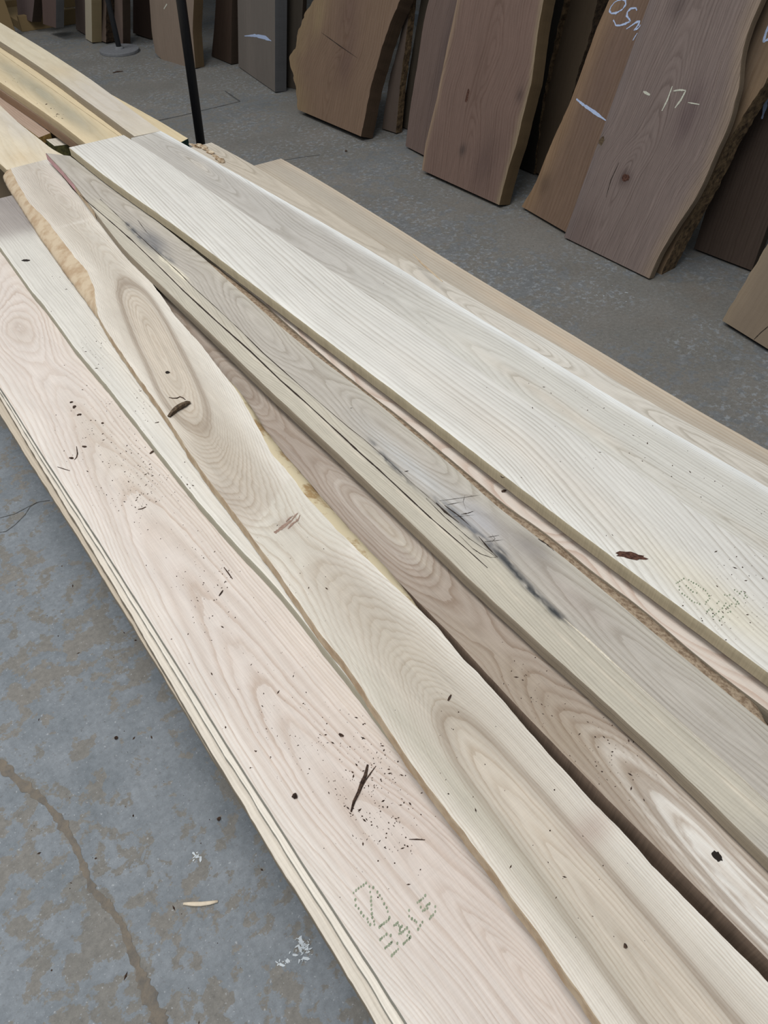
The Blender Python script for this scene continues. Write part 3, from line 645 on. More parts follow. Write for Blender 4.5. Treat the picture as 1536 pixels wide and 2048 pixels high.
plank('maple_board', 'broad yellow board streaked with grey, in the middle of the far pile', 'board', fY2, [(175, 290), (167, 283), (125, 250), (83, 221), (42, 192), (0, 165)], ('w', [(.998, 2.80), (.998, FAR)]), .032,
      srgb(226, 204, 158), mY, sY, v1=FAR, keep=0, seed=43, sm=10, du=.008, feats=[(170, 270, .04), (90, 190, .01), (40, 150, .05), (0, 120, .02)],
      zones=[('blob', 90, 190, .5, .035, srgb(178, 170, 142), .9), ('blob', 150, 240, .2, .03, srgb(186, 176, 150), .7), ('blob', 20, 140, .4, .03, srgb(182, 172, 144), .6), ('L', .02, srgb(238, 216, 172), .8)])
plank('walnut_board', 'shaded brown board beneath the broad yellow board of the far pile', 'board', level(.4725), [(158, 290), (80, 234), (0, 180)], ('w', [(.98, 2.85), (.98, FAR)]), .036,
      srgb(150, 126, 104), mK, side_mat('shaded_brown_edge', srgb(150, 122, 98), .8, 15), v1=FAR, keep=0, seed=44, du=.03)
plank('walnut_board', 'pinkish brown board with a yellow end, low in the gap of the far pile', 'board', level(.434), [(78, 275), (40, 247), (0, 215)], [(101, 266), (50, 229), (0, 191)], .026,
      srgb(186, 158, 136), mK, endy, v1=FAR, keep=0, seed=45, du=.02, endmat=endy)
o = plank('bearer', 'olive-ended block in the gap between the two piles', 'timber', level(.420), [(109, 292), (92, 279)], [(137, 289), (120, 275)], .04, srgb(214, 206, 190), mK, olive, seed=46, du=.02, endmat=olive)
fY4 = level(.4665)
plank('maple_board', 'leftmost cream board of the far pile, the wavy board resting on its end', 'board', fY4, [(14, 340), (0, 327), (-40, 290)], [(128, 311), (104, 298), (62, 265), (33, 242), (0, 210)], .026,
      srgb(232, 216, 184), mY, sY, v1=FAR, keep=0, seed=47, du=.009, feats=[(60, 320, .02), (30, 270, .01), (0, 240, .03)], zones=[('blob', 30, 250, .3, .05, srgb(216, 208, 196), .8), ('blob', 40, 315, .08, .05, srgb(224, 196, 150), .5)])
for i, y in enumerate((3.4, 5.0, 6.8)):
    o = box('bearer', (.58, y, 0), (1, 0, 0), (0, 1, 0), (0, 0, 1), (.55, .12, .39), timber)
    tag(o, ['bearer block under the near end of the far pile', 'bearer block under the middle of the far pile', 'bearer block under the far end of the far pile'][i], 'timber', 'bearers under the far pile')

# ------------------------------------------------------------------ slabs leaning on the rack
mW1 = wood_mat('walnut_face', 70, (.64, .58, .54), .9, .17, .010, 31.0, .7)
mW2 = wood_mat('purple_walnut_face', 120, (.54, .49, .48), 1.0, .24, .006, 32.0, .7)
mW3 = wood_mat('curly_walnut_face', 55, (.70, .63, .56), .8, .2, .014, 33.0, .7)
mW4 = wood_mat('dusty_slab_face', 40, (.86, .83, .80), .5, .06, .010, 34.0, .8)
sW = side_mat('walnut_edge', srgb(78, 62, 48), .6, 21, .3, .6)
sWg = side_mat('golden_walnut_edge', srgb(104, 86, 62), .65, 22, .2, .6)
sDk = side_mat('dark_slab_edge', srgb(66, 54, 44), .6, 23)
sGr = side_mat('grey_slab_edge', srgb(92, 92, 94), .75, 24)

def slab(name, label, A_, B_, L, R, t, lean, base, mat, smat, top=1.9, zlift=None, group=None, cat='slab', **kw):
    la = math.radians(lean); h0 = t * math.sin(la) + .001 + (zlift or 0)
    def fp(px, py, w=None):
        if w is not None: return np.array([px, py, h0])
        d = ray(px, py); k = (h0 - CAMH) / d[2]; return CAMP + d * k
    a, b = fp(*A_), fp(*B_)
    ex = b - a; ex[2] = 0; ex /= np.linalg.norm(ex)
    nh = np.cross((0, 0, 1.0), ex); nh /= np.linalg.norm(nh)
    ey = nh * math.sin(la) + np.array([0, 0, 1.0]) * math.cos(la)
    fr = Frame(a, ex, ey)
    kw.setdefault('cal', (.74, .84))
    ob = plank(name, label, cat, fr, L, R, t, base, mat, smat, v1=top, group=group, du=kw.pop('du', .012), dv=kw.pop('dv', .012), **kw)
    return ob, fr

S_ = {}
# '17' slab
S3, f3 = slab('walnut_slab', 'large smooth walnut slab chalked 17 with a wavy right edge, at the front', (1128, 474), (1298, 557),
    [(1128, 474), (1165, 370), (1200, 275), (1238, 168), (1268, 87), (1299, 0)],
    [(1298, 557), (1320, 507), (1353, 453), (1388, 402), (1410, 359), (1433, 303), (1451, 266), (1463, 234), (1470, 201), (1478, 178), (1480, 152), (1481, 125), (1488, 90), (1500, 51), (1523, 0)],
    .032, 16, srgb(140, 120, 112), mW2, side_mat('pale_walnut_edge', srgb(124, 108, 90), .8, 25), seed=51, du=.006, dv=.008,
    feats=[(1180, 480, .03, .02), (1230, 390, .01), (1250, 340, .0), (1290, 270, .05, .02), (1330, 190, .07), (1360, 100, .09), (1400, 0, .10)],
    zones=[('R', .035, srgb(160, 136, 112), .9), ('blob', 1375, 230, .10, .05, srgb(112, 90, 90), .7), ('blob', 1250, 355, .03, .03, srgb(100, 80, 76), .8), ('blob', 1200, 285, .025, .02, srgb(112, 96, 76), .8), ('blob', 1355, 10, .05, .04, srgb(106, 88, 84), .7), ('blob', 1160, 460, .12, .1, srgb(118, 96, 90), .5), ('L', .03, srgb(132, 116, 112), .6)])
for nm, pts, w in (('chalk_dash', [(1287, 183), (1300, 190)], .009), ('chalk_one', [(1345, 172), (1335, 200), (1324, 222)], .006), ('chalk_seven', [(1347, 182), (1360, 180), (1372, 181)], .006), ('chalk_seven', [(1372, 181), (1362, 200), (1350, 216)], .007), ('chalk_dash', [(1376, 205), (1399, 209)], .004)):
    ribbon(nm, f3, pts, [w * .6, w, w * .7], CHALK_WHITE, S3, .001, None, 3)
ribbon('pale_streak', f3, [(1349, 399), (1400, 310), (1420, 262), (1423, 215), (1432, 165), (1445, 115), (1470, 55), (1492, 5)], [.001, .002, .0015, .0025, .002, .002], mottled('pale_sapwood_line', srgb(146, 130, 120), srgb(126, 112, 104), 200, .8), S3, .0008, 'thin pale sapwood line', 5)
ribbon('fine_crack', f3, [(1212, 395), (1222, 360), (1238, 325)], [.001, .003, .002], CRACK, S3, .0008, None, 6)
# golden slab behind it
S3b, f3b = slab('bark_edged_slab', 'golden brown slab with thick dark bark edge, just behind the slab chalked 17', (2.625, 2.05, 0), (2.625, 1.62, 0),
    [(1215, 520), (1260, 400), (1330, 200), (1400, 0)], [(1322, 549), (1338, 515), (1365, 462), (1400, 400), (1425, 350), (1450, 298), (1468, 262), (1490, 228), (1513, 193), (1536, 156), (1580, 85)],
    .085, 17, srgb(134, 108, 80), mW3, BARK_DRY, seed=52, zones=[('R', .05, srgb(156, 124, 84), .7)], jag=(.001, .006))
ribbon('chalk_letter', f3b, [(1540, 45), (1532, 66), (1527, 84), (1534, 80), (1542, 76)], [.006, .008, .007], CHALK_BLUE, S3b, .001, None, 7)
# dark slab in the shade further right
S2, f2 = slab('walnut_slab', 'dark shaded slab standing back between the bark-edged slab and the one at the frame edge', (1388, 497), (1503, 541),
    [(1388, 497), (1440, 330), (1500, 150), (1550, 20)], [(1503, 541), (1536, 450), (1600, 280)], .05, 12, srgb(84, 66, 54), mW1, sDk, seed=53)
ribbon('chalk_mark', f2, [(1536, 190), (1530, 215), (1524, 238)], [.01, .012, .006], CHALK_BLUE, S2, .001, None, 8)
# frame-edge slab
S1, f1 = slab('walnut_slab', 'grey-brown slab nearest the camera at the right frame edge, leaning back furthest', (1444, 641), (1536, 698),
    [(1444, 641), (1482, 577), (1500, 546), (1536, 488), (1590, 400)], [(1536, 698), (1640, 760), (1700, 640), (1760, 500)][:1] + [(1640, 530), (1700, 420)], .045, 24, srgb(140, 120, 96), mW4, sW, seed=54, top=1.5,
    zones=[('L', .03, srgb(158, 136, 104), .6)], jag=(.004, .001))
ribbon('fine_crack', f1, [(1508, 679), (1522, 665), (1540, 650)], [.002, .003], CRACK, S1, .001, None, 6)
# OSM slab
S4, f4 = slab('curly_slab', 'golden rippled-edge slab with blue chalk letters, partly behind the slab chalked 17', (1043, 413), (1125, 462),
    [(1043, 413), (1070, 370), (1101, 290), (1140, 206), (1174, 112), (1195, 52), (1216, 5), (1240, -50)], [(1150, 475), (1215, 300), (1290, 90), (1345, -50)],
    .045, 18, srgb(132, 102, 78), mW3, sWg, seed=55, du=.009, jag=(.002, .001), zones=[('L', .07, srgb(158, 122, 80), .9), ('blob', 1090, 370, .05, .04, srgb(96, 74, 58), .6), ('blob', 1210, 150, .3, .12, srgb(122, 94, 80), .6)],
    feats=[(1100, 400, .05, .3), (1200, 100, .05, .3)])
for nm, pts, w in (('chalk_letter', [(1229, 5), (1222, 14), (1219, 22), (1223, 27), (1233, 26), (1245, 19), (1252, 9), (1251, 1), (1244, -1), (1236, 1), (1229, 5)], .006),
                   ('chalk_letter', [(1274, 21), (1272, 16), (1262, 17), (1255, 24), (1254, 32), (1260, 40), (1260, 43), (1250, 48), (1240, 51), (1232, 51), (1230, 46), (1227, 40)], .007),
                   ('chalk_letter', [(1253, 58), (1262, 52), (1272, 45), (1280, 42), (1277, 50), (1268, 61), (1276, 57), (1282, 50)], .006),
                   ('chalk_letter', [(1275, 66), (1270, 74), (1266, 81)], .004), ('chalk_stroke', [(1153, 198), (1166, 209), (1184, 221), (1212, 241)], .010)):
    ribbon(nm, f4, pts, [w * .6, w, w, w * .6], CHALK_BLUE, S4, .001, None, 4, rough=.7)
# centre slab
S6, f6 = slab('walnut_slab', 'reddish walnut slab with yellow sapwood on its right, centre of the leaning row', (844, 340), (998, 410),
    [(844, 340), (850, 292), (873, 200), (893, 100), (913, 8)], [(998, 410), (1017, 335), (1033, 287), (1050, 215), (1063, 167), (1070, 110), (1077, 53), (1087, 0)],
    .075, 14, srgb(134, 104, 90), mW1, sWg, seed=56, du=.007, zones=[('L', .018, srgb(168, 138, 104), .9), ('R', .02, srgb(160, 138, 100), .8), ('blob', 970, 330, .12, .07, srgb(108, 82, 74), .7), ('blob', 925, 300, .025, .02, srgb(90, 72, 66), .9), ('blob', 1040, 190, .03, .02, srgb(98, 76, 68), .9), ('blob', 960, 130, .2, .05, srgb(124, 94, 80), .6)],
    feats=[(930, 380, .02), (940, 300, .01), (950, 200, .05), (985, 100, .03), (1000, 0, .06)], jag=(.001, .002))
S7, f7 = slab('walnut_slab', 'narrow-looking purple-brown slab half hidden behind the left edge of the centre slab', (811, 292), (847, 312),
    [(811, 292), (820, 217), (833, 140), (847, 43), (858, 0)], [(905, 340), (930, 200), (960, 0)], .045, 14, srgb(124, 100, 90), mW1, sW, seed=57, zones=[('blob', 885, 120, .3, .04, srgb(96, 78, 74), .6)], jag=(.002, .001))
S8, f8 = slab('burl_slab', 'broad brown slab with a ragged burled left edge and thick bark-brown right edge', (597, 219), (722, 273),
    [(600, 221), (590, 187), (583, 133), (587, 83), (602, 43), (627, 0), (650, -40)], [(722, 273), (743, 167), (763, 97), (783, 40), (800, 0), (815, -45)],
    .085, 20, srgb(134, 104, 78), mW3, sW, seed=58, du=.009, jag=(.045, .004), jf=13, sm=1, zones=[('L', .10, srgb(148, 120, 78), .9), ('blob', 700, 20, .2, .1, srgb(116, 86, 72), .7), ('blob', 690, 130, .12, .08, srgb(114, 84, 70), .7), ('blob', 640, 30, .1, .04, srgb(156, 130, 84), .8)],
    feats=[(650, 230, .05), (660, 150, .01), (690, 90, .06), (700, 0, .02)])
ribbon('fine_crack', f8, [(643, 65), (680, 92), (715, 116)], [.001, .004, .001], CRACK, S8, .001, None, 6)
S9, f9 = slab('offcut_slab', 'short bark-sided offcut standing between the burled slab and the centre slabs', (764, 257), (792, 266), [(764, 257), (778, 160), (800, 78)], [(792, 266), (800, 170), (812, 78)], .05, 9,
    srgb(110, 92, 80), mW4, BARK_DRY, top=.75, seed=59, jag=(.003, .003))
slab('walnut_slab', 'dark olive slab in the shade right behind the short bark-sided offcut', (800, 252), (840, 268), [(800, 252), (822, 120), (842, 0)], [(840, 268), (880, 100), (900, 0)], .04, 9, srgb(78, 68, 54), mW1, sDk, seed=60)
# behind, between centre and OSM slabs
slab('bark_edged_slab', 'dim slab with crusty bark on its right, behind the blue-chalked slab', (1062, 340), (1110, 365),
    [(1072, 345), (1083, 187), (1110, 90), (1140, 0)], [(1118, 370), (1135, 230), (1160, 130), (1182, 60), (1193, 0)], .07, 14, srgb(98, 80, 58), mW4, BARK, seed=61, jag=(.003, .010))
slab('bark_edged_slab', 'very dark slab with ragged edge, tucked against the right side of the centre slab', (1030, 330), (1070, 348), [(1034, 332), (1080, 160), (1108, 0)], [(1068, 348), (1085, 200), (1128, 0)], .04, 11, srgb(62, 56, 48), mW4, BARK_DRY, seed=62, jag=(.003, .008))
# left half
S11, f11 = slab('grey_slab', 'grey dust-covered square slab with one blue chalk stroke, standing almost upright', (477, 133), (550, 184), [(477, 133), (476, 60), (475, 0)], [(550, 184), (550, 90), (550, 0)], .075, 5,
    srgb(122, 112, 103), mW4, sGr, seed=63, zones=[('blob', 500, 100, .3, .08, srgb(134, 122, 112), .6)])
ribbon('chalk_stroke', f11, [(489, 72), (510, 71), (530, 75), (543, 82)], [.003, .016, .018, .004], CHALK_BLUE, S11, .001, None, 4)
slab('walnut_slab', 'thin dark slab squeezed between the grey slab and the burled slab', (566, 172), (596, 178), [(568, 173), (571, 80), (573, 0)], [(600, 180), (602, 80), (606, 0)], .04, 5, srgb(84, 74, 62), mW4, sDk, seed=64)
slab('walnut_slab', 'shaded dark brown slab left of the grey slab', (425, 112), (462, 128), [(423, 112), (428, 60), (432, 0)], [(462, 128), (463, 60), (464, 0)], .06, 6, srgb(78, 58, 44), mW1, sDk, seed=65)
S14, f14 = slab('pale_slab', 'pale brown slab with a rounded foot and golden edge, behind the black pole', (313, 113), (389, 135), [(311, 106), (304, 70), (301, 30), (299, 0)], [(391, 136), (385, 60), (388, 0)], .075, 6,
    srgb(146, 124, 104), mW4, sWg, seed=66, lastcurve=.05, zones=[('L', .05, srgb(132, 112, 94), .5)])
ribbon('chalk_stroke', f14, [(328, 18), (334, 8)], [.006, .008], CHALK_WHITE, S14, .001, None, 4)
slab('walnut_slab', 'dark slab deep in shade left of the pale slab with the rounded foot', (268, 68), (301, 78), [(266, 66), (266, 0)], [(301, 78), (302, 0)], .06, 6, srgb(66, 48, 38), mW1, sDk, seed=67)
slab('walnut_slab', 'brown slab left of the cream post', (154, 60), (171, 70), [(152, 58), (150, 0)], [(172, 70), (171, 0)], .06, 5, srgb(120, 100, 90), mW4, sW, seed=68)
slab('cream_post', 'cream square-sawn board standing upright among the brown slabs', (171, 77), (183, 85), [(171, 77), (170, 0)], [(184, 85), (183, 0)], .07, 5, srgb(190, 176, 146), mW4, side_mat('cream_post_edge', srgb(150, 134, 102), .8, 26), seed=69, cat='board')
slab('bark_edged_slab', 'brown slab with black bark edge, right of the cream post and behind the round-based stand', (198, 80), (212, 85), [(198, 80), (198, 0)], [(212, 85), (212, 0)], .12, 5, srgb(126, 104, 88), mW4, BARK, seed=70, jag=(.001, .008))
slab('walnut_slab', 'brown slab whose right edge is dark, directly behind the pole of the round-based stand', (229, 84), (245, 90), [(229, 82), (229, 0)], [(246, 90), (245, 0)], .06, 5, srgb(122, 100, 88), mW4, sDk, seed=71)
# crate corner
pinem = side_mat('weathered_pine', srgb(148, 126, 90), .75, 41, .2, .6)
def fpt(px, py, z=0.0):
    d = ray(px, py); k = (z - CAMH) / d[2]; return CAMP + d * k
e = bpy.data.objects.new('timber_frame', None); COL.objects.link(e); e.location = (0, 0, 0)
tag(e, 'low frame of weathered pine two-by-fours at the far left, slabs standing inside it', 'frame')
a = fpt(45, 64); b = fpt(158, 47); d = (b - a); L_ = np.linalg.norm(d); d /= L_; n_ = np.cross((0, 0, 1), d)
box('rail', a, d, n_, (0, 0, 1), (L_, .045, .10), pinem, e)
box('rail', a + n_ * .55, d, n_, (0, 0, 1), (L_ + .3, .045, .10), pinem, e)
box('deck', a + n_ * .05, d, n_, (0, 0, 1), (L_, .49, .06), pinem, e)
pp = fpt(34, 72); 
box('upright', pp - d * .10, d, n_, np.array([-.05, .02, 1.0]), (.10, .05, 1.5), pinem, e)
slab('walnut_slab', 'mauve-brown slab standing in the pine frame at the far left', (36, 32), (64, 44), [(36, 32), (33, 0)], [(64, 44), (69, 0)], .07, 8, srgb(112, 92, 88), mW4, sDk, zlift=.06, seed=72)
slab('walnut_slab', 'reddish slab with a blue-grey edge, right-hand one in the pine frame', (86, 50), (110, 60), [(86, 48), (84, 0)], [(112, 56), (112, 0)], .06, 5, srgb(108, 84, 76), mW4, sGr, zlift=.06, seed=73)
wrap = NT('purple_stretch_wrap', .25, .6); 
_p = wrap.n('ShaderNodeNewGeometry').outputs['Position']
wrap.l(wrap.mix(wrap.remap(wrap.noise(_p, 18, 4, .6, 1.0), .4, .65), tuple(srgb(60, 48, 60)), tuple(srgb(150, 140, 150))), wrap.b.inputs['Base Color'])
wrap.bump(wrap.noise(_p, 25, 4, .6, 1.5), .9, .02)
wp = fpt(-4, 62)
o = box('wrapped_bundle', wp + np.array([-.42, 0, 0]), (1, 0, 0), (0, 1, 0), (0, 0, 1), (.42, .5, 1.3), wrap.m, None, .04)
tag(o, 'bundle in crinkled purple-grey stretch wrap at the far left corner', 'bundle')

# grey rack bits seen behind the chalked slab
rk = bpy.data.objects.new('steel_rack', None); COL.objects.link(rk); rk.location = (3.6, 2.6, 0)
tag(rk, 'grey steel rack behind the leaning slabs, seen in a slit beside the blue chalk letters', 'rack')
steel = plain('grey_steel', srgb(134, 142, 150), .5, .3)
for y in (-.5, 2.35, 5.2, 8.0):
    box('post', (3.62, y, 0), (1, 0, 0), (0, 1, 0), (0, 0, 1), (.08, .08, 2.3), steel, rk).location = (-3.6, -2.6, 0)
for z in (.25, .62, 1.0, 1.45, 1.9):
    box('rail', (3.56, -.6, z), (1, 0, 0), (0, 1, 0), (0, 0, 1), (.05, 8.8, .07), steel, rk).location = (-3.6, -2.6, 0)

# ------------------------------------------------------------------ the two stands
def stand(label, bx, by, rp, rb, h, mb, mp, lean=(0, 0)):
    e = bpy.data.objects.new('floor_stand', None); COL.objects.link(e); e.location = (bx, by, 0); tag(e, label, 'stand')
    def lathe(name, prof, mat, seg=48):
        V_, F = [], []
        for r, z in prof:
            for k in range(seg): V_.append((r * math.cos(2 * math.pi * k / seg), r * math.sin(2 * math.pi * k / seg), z))
        for i in range(len(prof) - 1):
            for k in range(seg): F.append((i * seg + k, i * seg + (k + 1) % seg, (i + 1) * seg + (k + 1) % seg, (i + 1) * seg + k))
        return mesh_obj(name, V_, F, mat, e, smooth_f=False)
    lathe('base_plate', [(0.001, 0), (rb * .985, 0), (rb, .003), (rb, .016), (rb * .985, .019), (rp * 1.9, .020), (rp * 1.7, .030), (rp, .034)], mb)
    po = tube('pole', [(0, 0, .03), (lean[0] * .5, lean[1] * .5, h * .5), (lean[0], lean[1], h)], [rp] * 3, mp, e, 24)
    tube('pole_joint', [(lean[0] * .5, lean[1] * .5, h * .5 - .03), (lean[0] * .5, lean[1] * .5, h * .5 + .03)], [rp * 1.15] * 2, mp, e, 24)
    return e
blackm = plain('black_powder_coat', srgb(24, 25, 28), .45); greym = plain('dusty_grey_paint', srgb(122, 124, 128), .8); dgrey = plain('dark_grey_tube', srgb(62, 64, 68), .6)
b1 = .5 * (fpt(200, 106) + fpt(279, 101))
stand('round-based grey stand with a dark slim pole, far left in front of the upright slabs', b1[0], b1[1], .018, .135, 1.9, greym, dgrey, (-.02, .06))
pa = fpt(402, 289, .27); rb_ = ray(362, 0); pb = CAMP + rb_ * (pa[1] / rb_[1]); sl_ = (pb[0] - pa[0]) / (pb[2] - pa[2])
stand('black pole stand rising behind the right edge of the far pile', pa[0] - sl_ * .27, pa[1], .0195, .12, 1.95, blackm, blackm, (sl_ * 1.95, 0))

# ------------------------------------------------------------------ bark, splinters and crumbs
def chip(fr, pts, rad, label, name='bark_chip', cat='bark chip', mat=DEBRIS, group=None, lump=.25, flat=.5, seed=0, parent=None, lift=0):
    P_ = [fr.w(*fr.uv(*p), 0) for p in pts]; n = len(P_)
    rs = [rad * (0.35 + .65 * math.sin(math.pi * (i + .35) / (n - 1 + .7))) for i in range(n)]
    Q = [p + np.array([0, 0, r * flat + .0002 + lift]) for p, r in zip(P_, rs)]
    o = tube(name, Q, rs, mat, parent, 8, lump, seed, flat)
    if label: tag(o, label, cat, group)
    return o
chip(fC, [(338, 835), (345, 829), (352, 823), (360, 817), (368, 812), (376, 808), (381, 807)], .0075, 'large curl of dark bark lying on the wavy board', lump=.3, flat=.75, seed=3, mat=mottled('large_bark_curl', srgb(104, 88, 70), srgb(56, 44, 34), 150, .9))
chip(fC, [(338, 795), (345, 797), (354, 797), (360, 794), (366, 796), (371, 800)], .0016, 'thin curved dark sliver just above the large bark curl', seed=4)
def spot(fr, px, py, ru, rv, mat, parent, name, label=None, seed=0, rot=0.0):
    u, v = fr.uv(px, py); r_ = np.random.RandomState(seed); k = 18; V_ = [fr.w(u, v, .0004)]
    for i in range(k):
        th = 2 * math.pi * i / k; q = 1 + .22 * (r_.rand() - .5) * 2
        a, b = ru * math.cos(th) * q, rv * math.sin(th) * q
        V_.append(fr.w(u + a * math.cos(rot) - b * math.sin(rot), v + a * math.sin(rot) + b * math.cos(rot), .0006))
    o = mesh_obj(name, V_, [(0, i + 1, (i + 1) % k + 1) for i in range(k)], mat, parent, smooth_f=False)
    if label: o['label'] = label
    return o
knotm = plain('black_knot', srgb(36, 30, 26), .9); knotb = mottled('brown_knot', srgb(96, 66, 54), srgb(58, 36, 30), 160, .9)
spot(fC, 335, 745, .005, .006, knotm, Cc, 'knot', 'small black knot in the oval', 2)
spot(fG, 1262, 1112, .008, .024, knotb, Gg, 'knot', 'dark brown knot', 4, .75)
spot(fD, 1434, 1713, .006, .007, knotm, Dd, 'knot', 'small black knot in the white flame', 5)
spot(fB, 51, 521, .006, .012, knotm, Bb, 'knot', 'tiny dark knot', 6, .8)
spot(f3, 1203, 282, .012, .016, mottled('walnut_knot', srgb(104, 88, 66), srgb(70, 56, 44), 200, .8), S3, 'knot', 'ringed knot on the left edge', 7)
spot(f3, 1251, 355, .016, .014, knotb, S3, 'knot', None, 8)
spot(f6, 935, 190, .008, .03, knotb, S6, 'knot', None, 9)
chip(fA, [(153, 893), (154, 900), (155, 908), (153, 915), (149, 920)], .0013, 'thin curved stem lying on the pinkish board near its left edge', 'stem', 'stem', seed=5)
chip(fA, [(139, 916), (144, 917), (147, 917)], .0028, 'small black crumb touching the thin curved stem', seed=6)
chip(fA, [(115, 934), (127, 938), (140, 942)], .0010, 'straight dark splinter below the curved stem on the pinkish board', 'splinter', 'splinter', seed=7)
chip(fA, [(736, 1530), (730, 1552), (724, 1568), (716, 1585), (708, 1604), (702, 1624)], .0028, 'longest shredded bark splinter lying on the pinkish board', 'splinter', 'splinter', lump=.6, seed=8)
chip(fA, [(752, 1532), (742, 1545), (732, 1560), (724, 1575)], .0010, 'thin fibre alongside the longest bark splinter', 'splinter', 'splinter', seed=9)
chip(fA, [(586, 1591), (590, 1594), (594, 1593)], .0045, 'blackish crumb alone on the pinkish board, left of the longest splinter', seed=10, lump=.4)
chip(fA, [(678, 1468), (682, 1471), (687, 1473)], .0022, 'small dark chip on the pinkish board above the longest splinter', seed=11)
chip(fA, [(818, 1679), (834, 1679), (850, 1680)], .0008, 'fine dark splinter right of the longest bark splinter', 'splinter', 'splinter', seed=12)
chip(fA, [(300, 908), (305, 904), (310, 901)], .0026, 'short dark chip at the right side of the pinkish board', seed=13)
chip(fA, [(276, 1019), (284, 1018), (292, 1014)], .0014, 'small forked splinter on the pinkish board below the densest crumbs', 'splinter', 'splinter', seed=14)
chip(fA, [(438, 1192), (443, 1186), (446, 1181)], .0016, 'slim dark chip on the middle of the pinkish board', seed=15)
chip(fA, [(448, 1135), (456, 1146), (465, 1158)], .0013, 'thin bent splinter above the slim chip mid pinkish board', 'splinter', 'splinter', seed=16)
chip(fC, [(896, 1402), (899, 1397), (902, 1390)], .0018, 'tiny dark splinter above the flame figure of the wavy board', 'splinter', 'splinter', seed=17)
chip(fC, [(1372, 1886 - 0), (1376, 1890)][::1] if False else [(1247, 1892), (1250, 1893), (1253, 1892)], .003, 'small dark dot-like crumb on the wavy board near the frame bottom', seed=18)
chip(fG, [(1001, 952), (1005, 956), (1009, 955)][0:3], .0012, 'tiny brown chip on the white board', seed=19)
chip(fF, [(1003, 984), (1008, 983), (1012, 981)], .003, 'greyish chip in the groove beside the big white board', seed=20)
chip(fJ, [(826, 530), (845, 552), (866, 570), (884, 586)], .0028, 'long tan splinter lying across the white-edged grey board', 'splinter', 'splinter', WANE_TAN, seed=21, lift=.031)
chip(fA, [(140, 806), (143, 805), (146, 804)], .0026, 'flat dark crumb, topmost of the three above the curved stem', seed=22)
chip(fA, [(147, 817), (149, 814), (151, 812)], .0032, 'dark crumb, middle one of the three above the curved stem', seed=23)
chip(fA, [(154, 831), (158, 830), (163, 829)], .0028, 'brown crumb, lowest of the three above the curved stem', seed=24)
chip(fA, [(165, 893), (170, 894), (173, 894)], .0028, 'black crumb right of the top of the curved stem', seed=25)
chip(fA, [(203, 847), (205, 847), (207, 846)], .0026, 'round black crumb with a splinter beside it, right of the three crumbs', seed=26)
chip(FLOOR, [(367, 1808), (385, 1809), (402, 1809), (420, 1807), (436, 1803)], .0045, 'pale wood sliver lying on the concrete floor at lower left', 'wood_sliver', 'wood sliver', plain('pale_sliver', srgb(226, 212, 190)), lump=.12, flat=.6, seed=27)
chip(FLOOR, [(226, 146), (235, 144), (246, 143)], .008, 'small dark scrap on the floor in front of the round-based stand', 'floor_scrap', 'scrap', lump=.3, flat=.3, seed=28)
chip(FLOOR, [(690, 303), (694, 303)], .010, 'small dark crumb on the floor below the burled slab', 'floor_scrap', 'scrap', lump=.3, flat=.4, seed=29)
chip(FLOOR, [(231, 1474), (233, 1477), (235, 1478)], .004, 'dark crumb on the floor, uppermost at lower left', 'floor_crumb', 'crumb', seed=30)
chip(FLOOR, [(436, 1637), (438, 1639), (440, 1640)], .005, 'reddish brown crumb on the floor close to the pile', 'floor_crumb', 'crumb', seed=31)
chip(fB, [(310, 846), (316, 845), (318, 844)], .0012, 'tiny dark splinter on the narrow pale board', 'splinter', 'splinter', seed=33)

def crumbs(name, fr, n, spots, label, seed, smin=.0004, smax=.0014, mat=DEBRIS, lim=None):
    r_ = np.random.RandomState(seed); V_, F = [], []
    for q in range(n):
        c = spots[r_.choice(len(spots), p=np.array([s[4] for s in spots]) / sum(s[4] for s in spots))]
        px, py = c[0] + r_.randn() * c[2], c[1] + r_.randn() * c[3]
        u, v = fr.uv(px, py)
        if lim is not None and (u > np.interp(v, lim[1][:, 1], lim[1][:, 0]) - .004 or u < np.interp(v, lim[0][:, 1], lim[0][:, 0]) + .002): continue
        s = smin + (smax - smin) * r_.rand() ** 3; el = 1 + 2.5 * r_.rand() ** 2; th = r_.rand() * math.pi
        a = np.array([math.cos(th), math.sin(th)]) * s * el; b = np.array([-math.sin(th), math.cos(th)]) * s
        i = len(V_)
        for du_, dv_, h in ((a[0], a[1], 0), (b[0], b[1], 0), (-a[0], -a[1], 0), (-b[0], -b[1], 0), (0, 0, s * .9)): V_.append(fr.w(u + du_, v + dv_, h + .0003))
        F += [(i, i + 1, i + 4), (i + 1, i + 2, i + 4), (i + 2, i + 3, i + 4), (i + 3, i, i + 4)]
    o = mesh_obj(name, V_, F, mat, smooth_f=False); tag(o, label, 'sawdust', kind='stuff'); return o
crumbs('bark_crumbs', fA, 900, [(230, 880, 55, 60, 3), (280, 960, 40, 45, 4), (200, 760, 60, 60, 1), (400, 1120, 50, 80, 1.2), (560, 1400, 60, 80, 1.2), (730, 1540, 45, 60, 3), (770, 1650, 40, 50, 1.6), (620, 1480, 60, 60, 1), (430, 1180, 40, 60, .6)], 'dark bark crumbs scattered over the pinkish board', 1, lim=(resolve(fA, LA), LBuv))
crumbs('bark_crumbs', fB, 130, [(290, 820, 14, 40, 1), (200, 690, 14, 50, 1), (380, 960, 10, 30, .7), (120, 560, 14, 40, .5)], 'fine dark crumbs on the narrow pale board', 2, lim=(LBuv, resolve(fB, LC)))
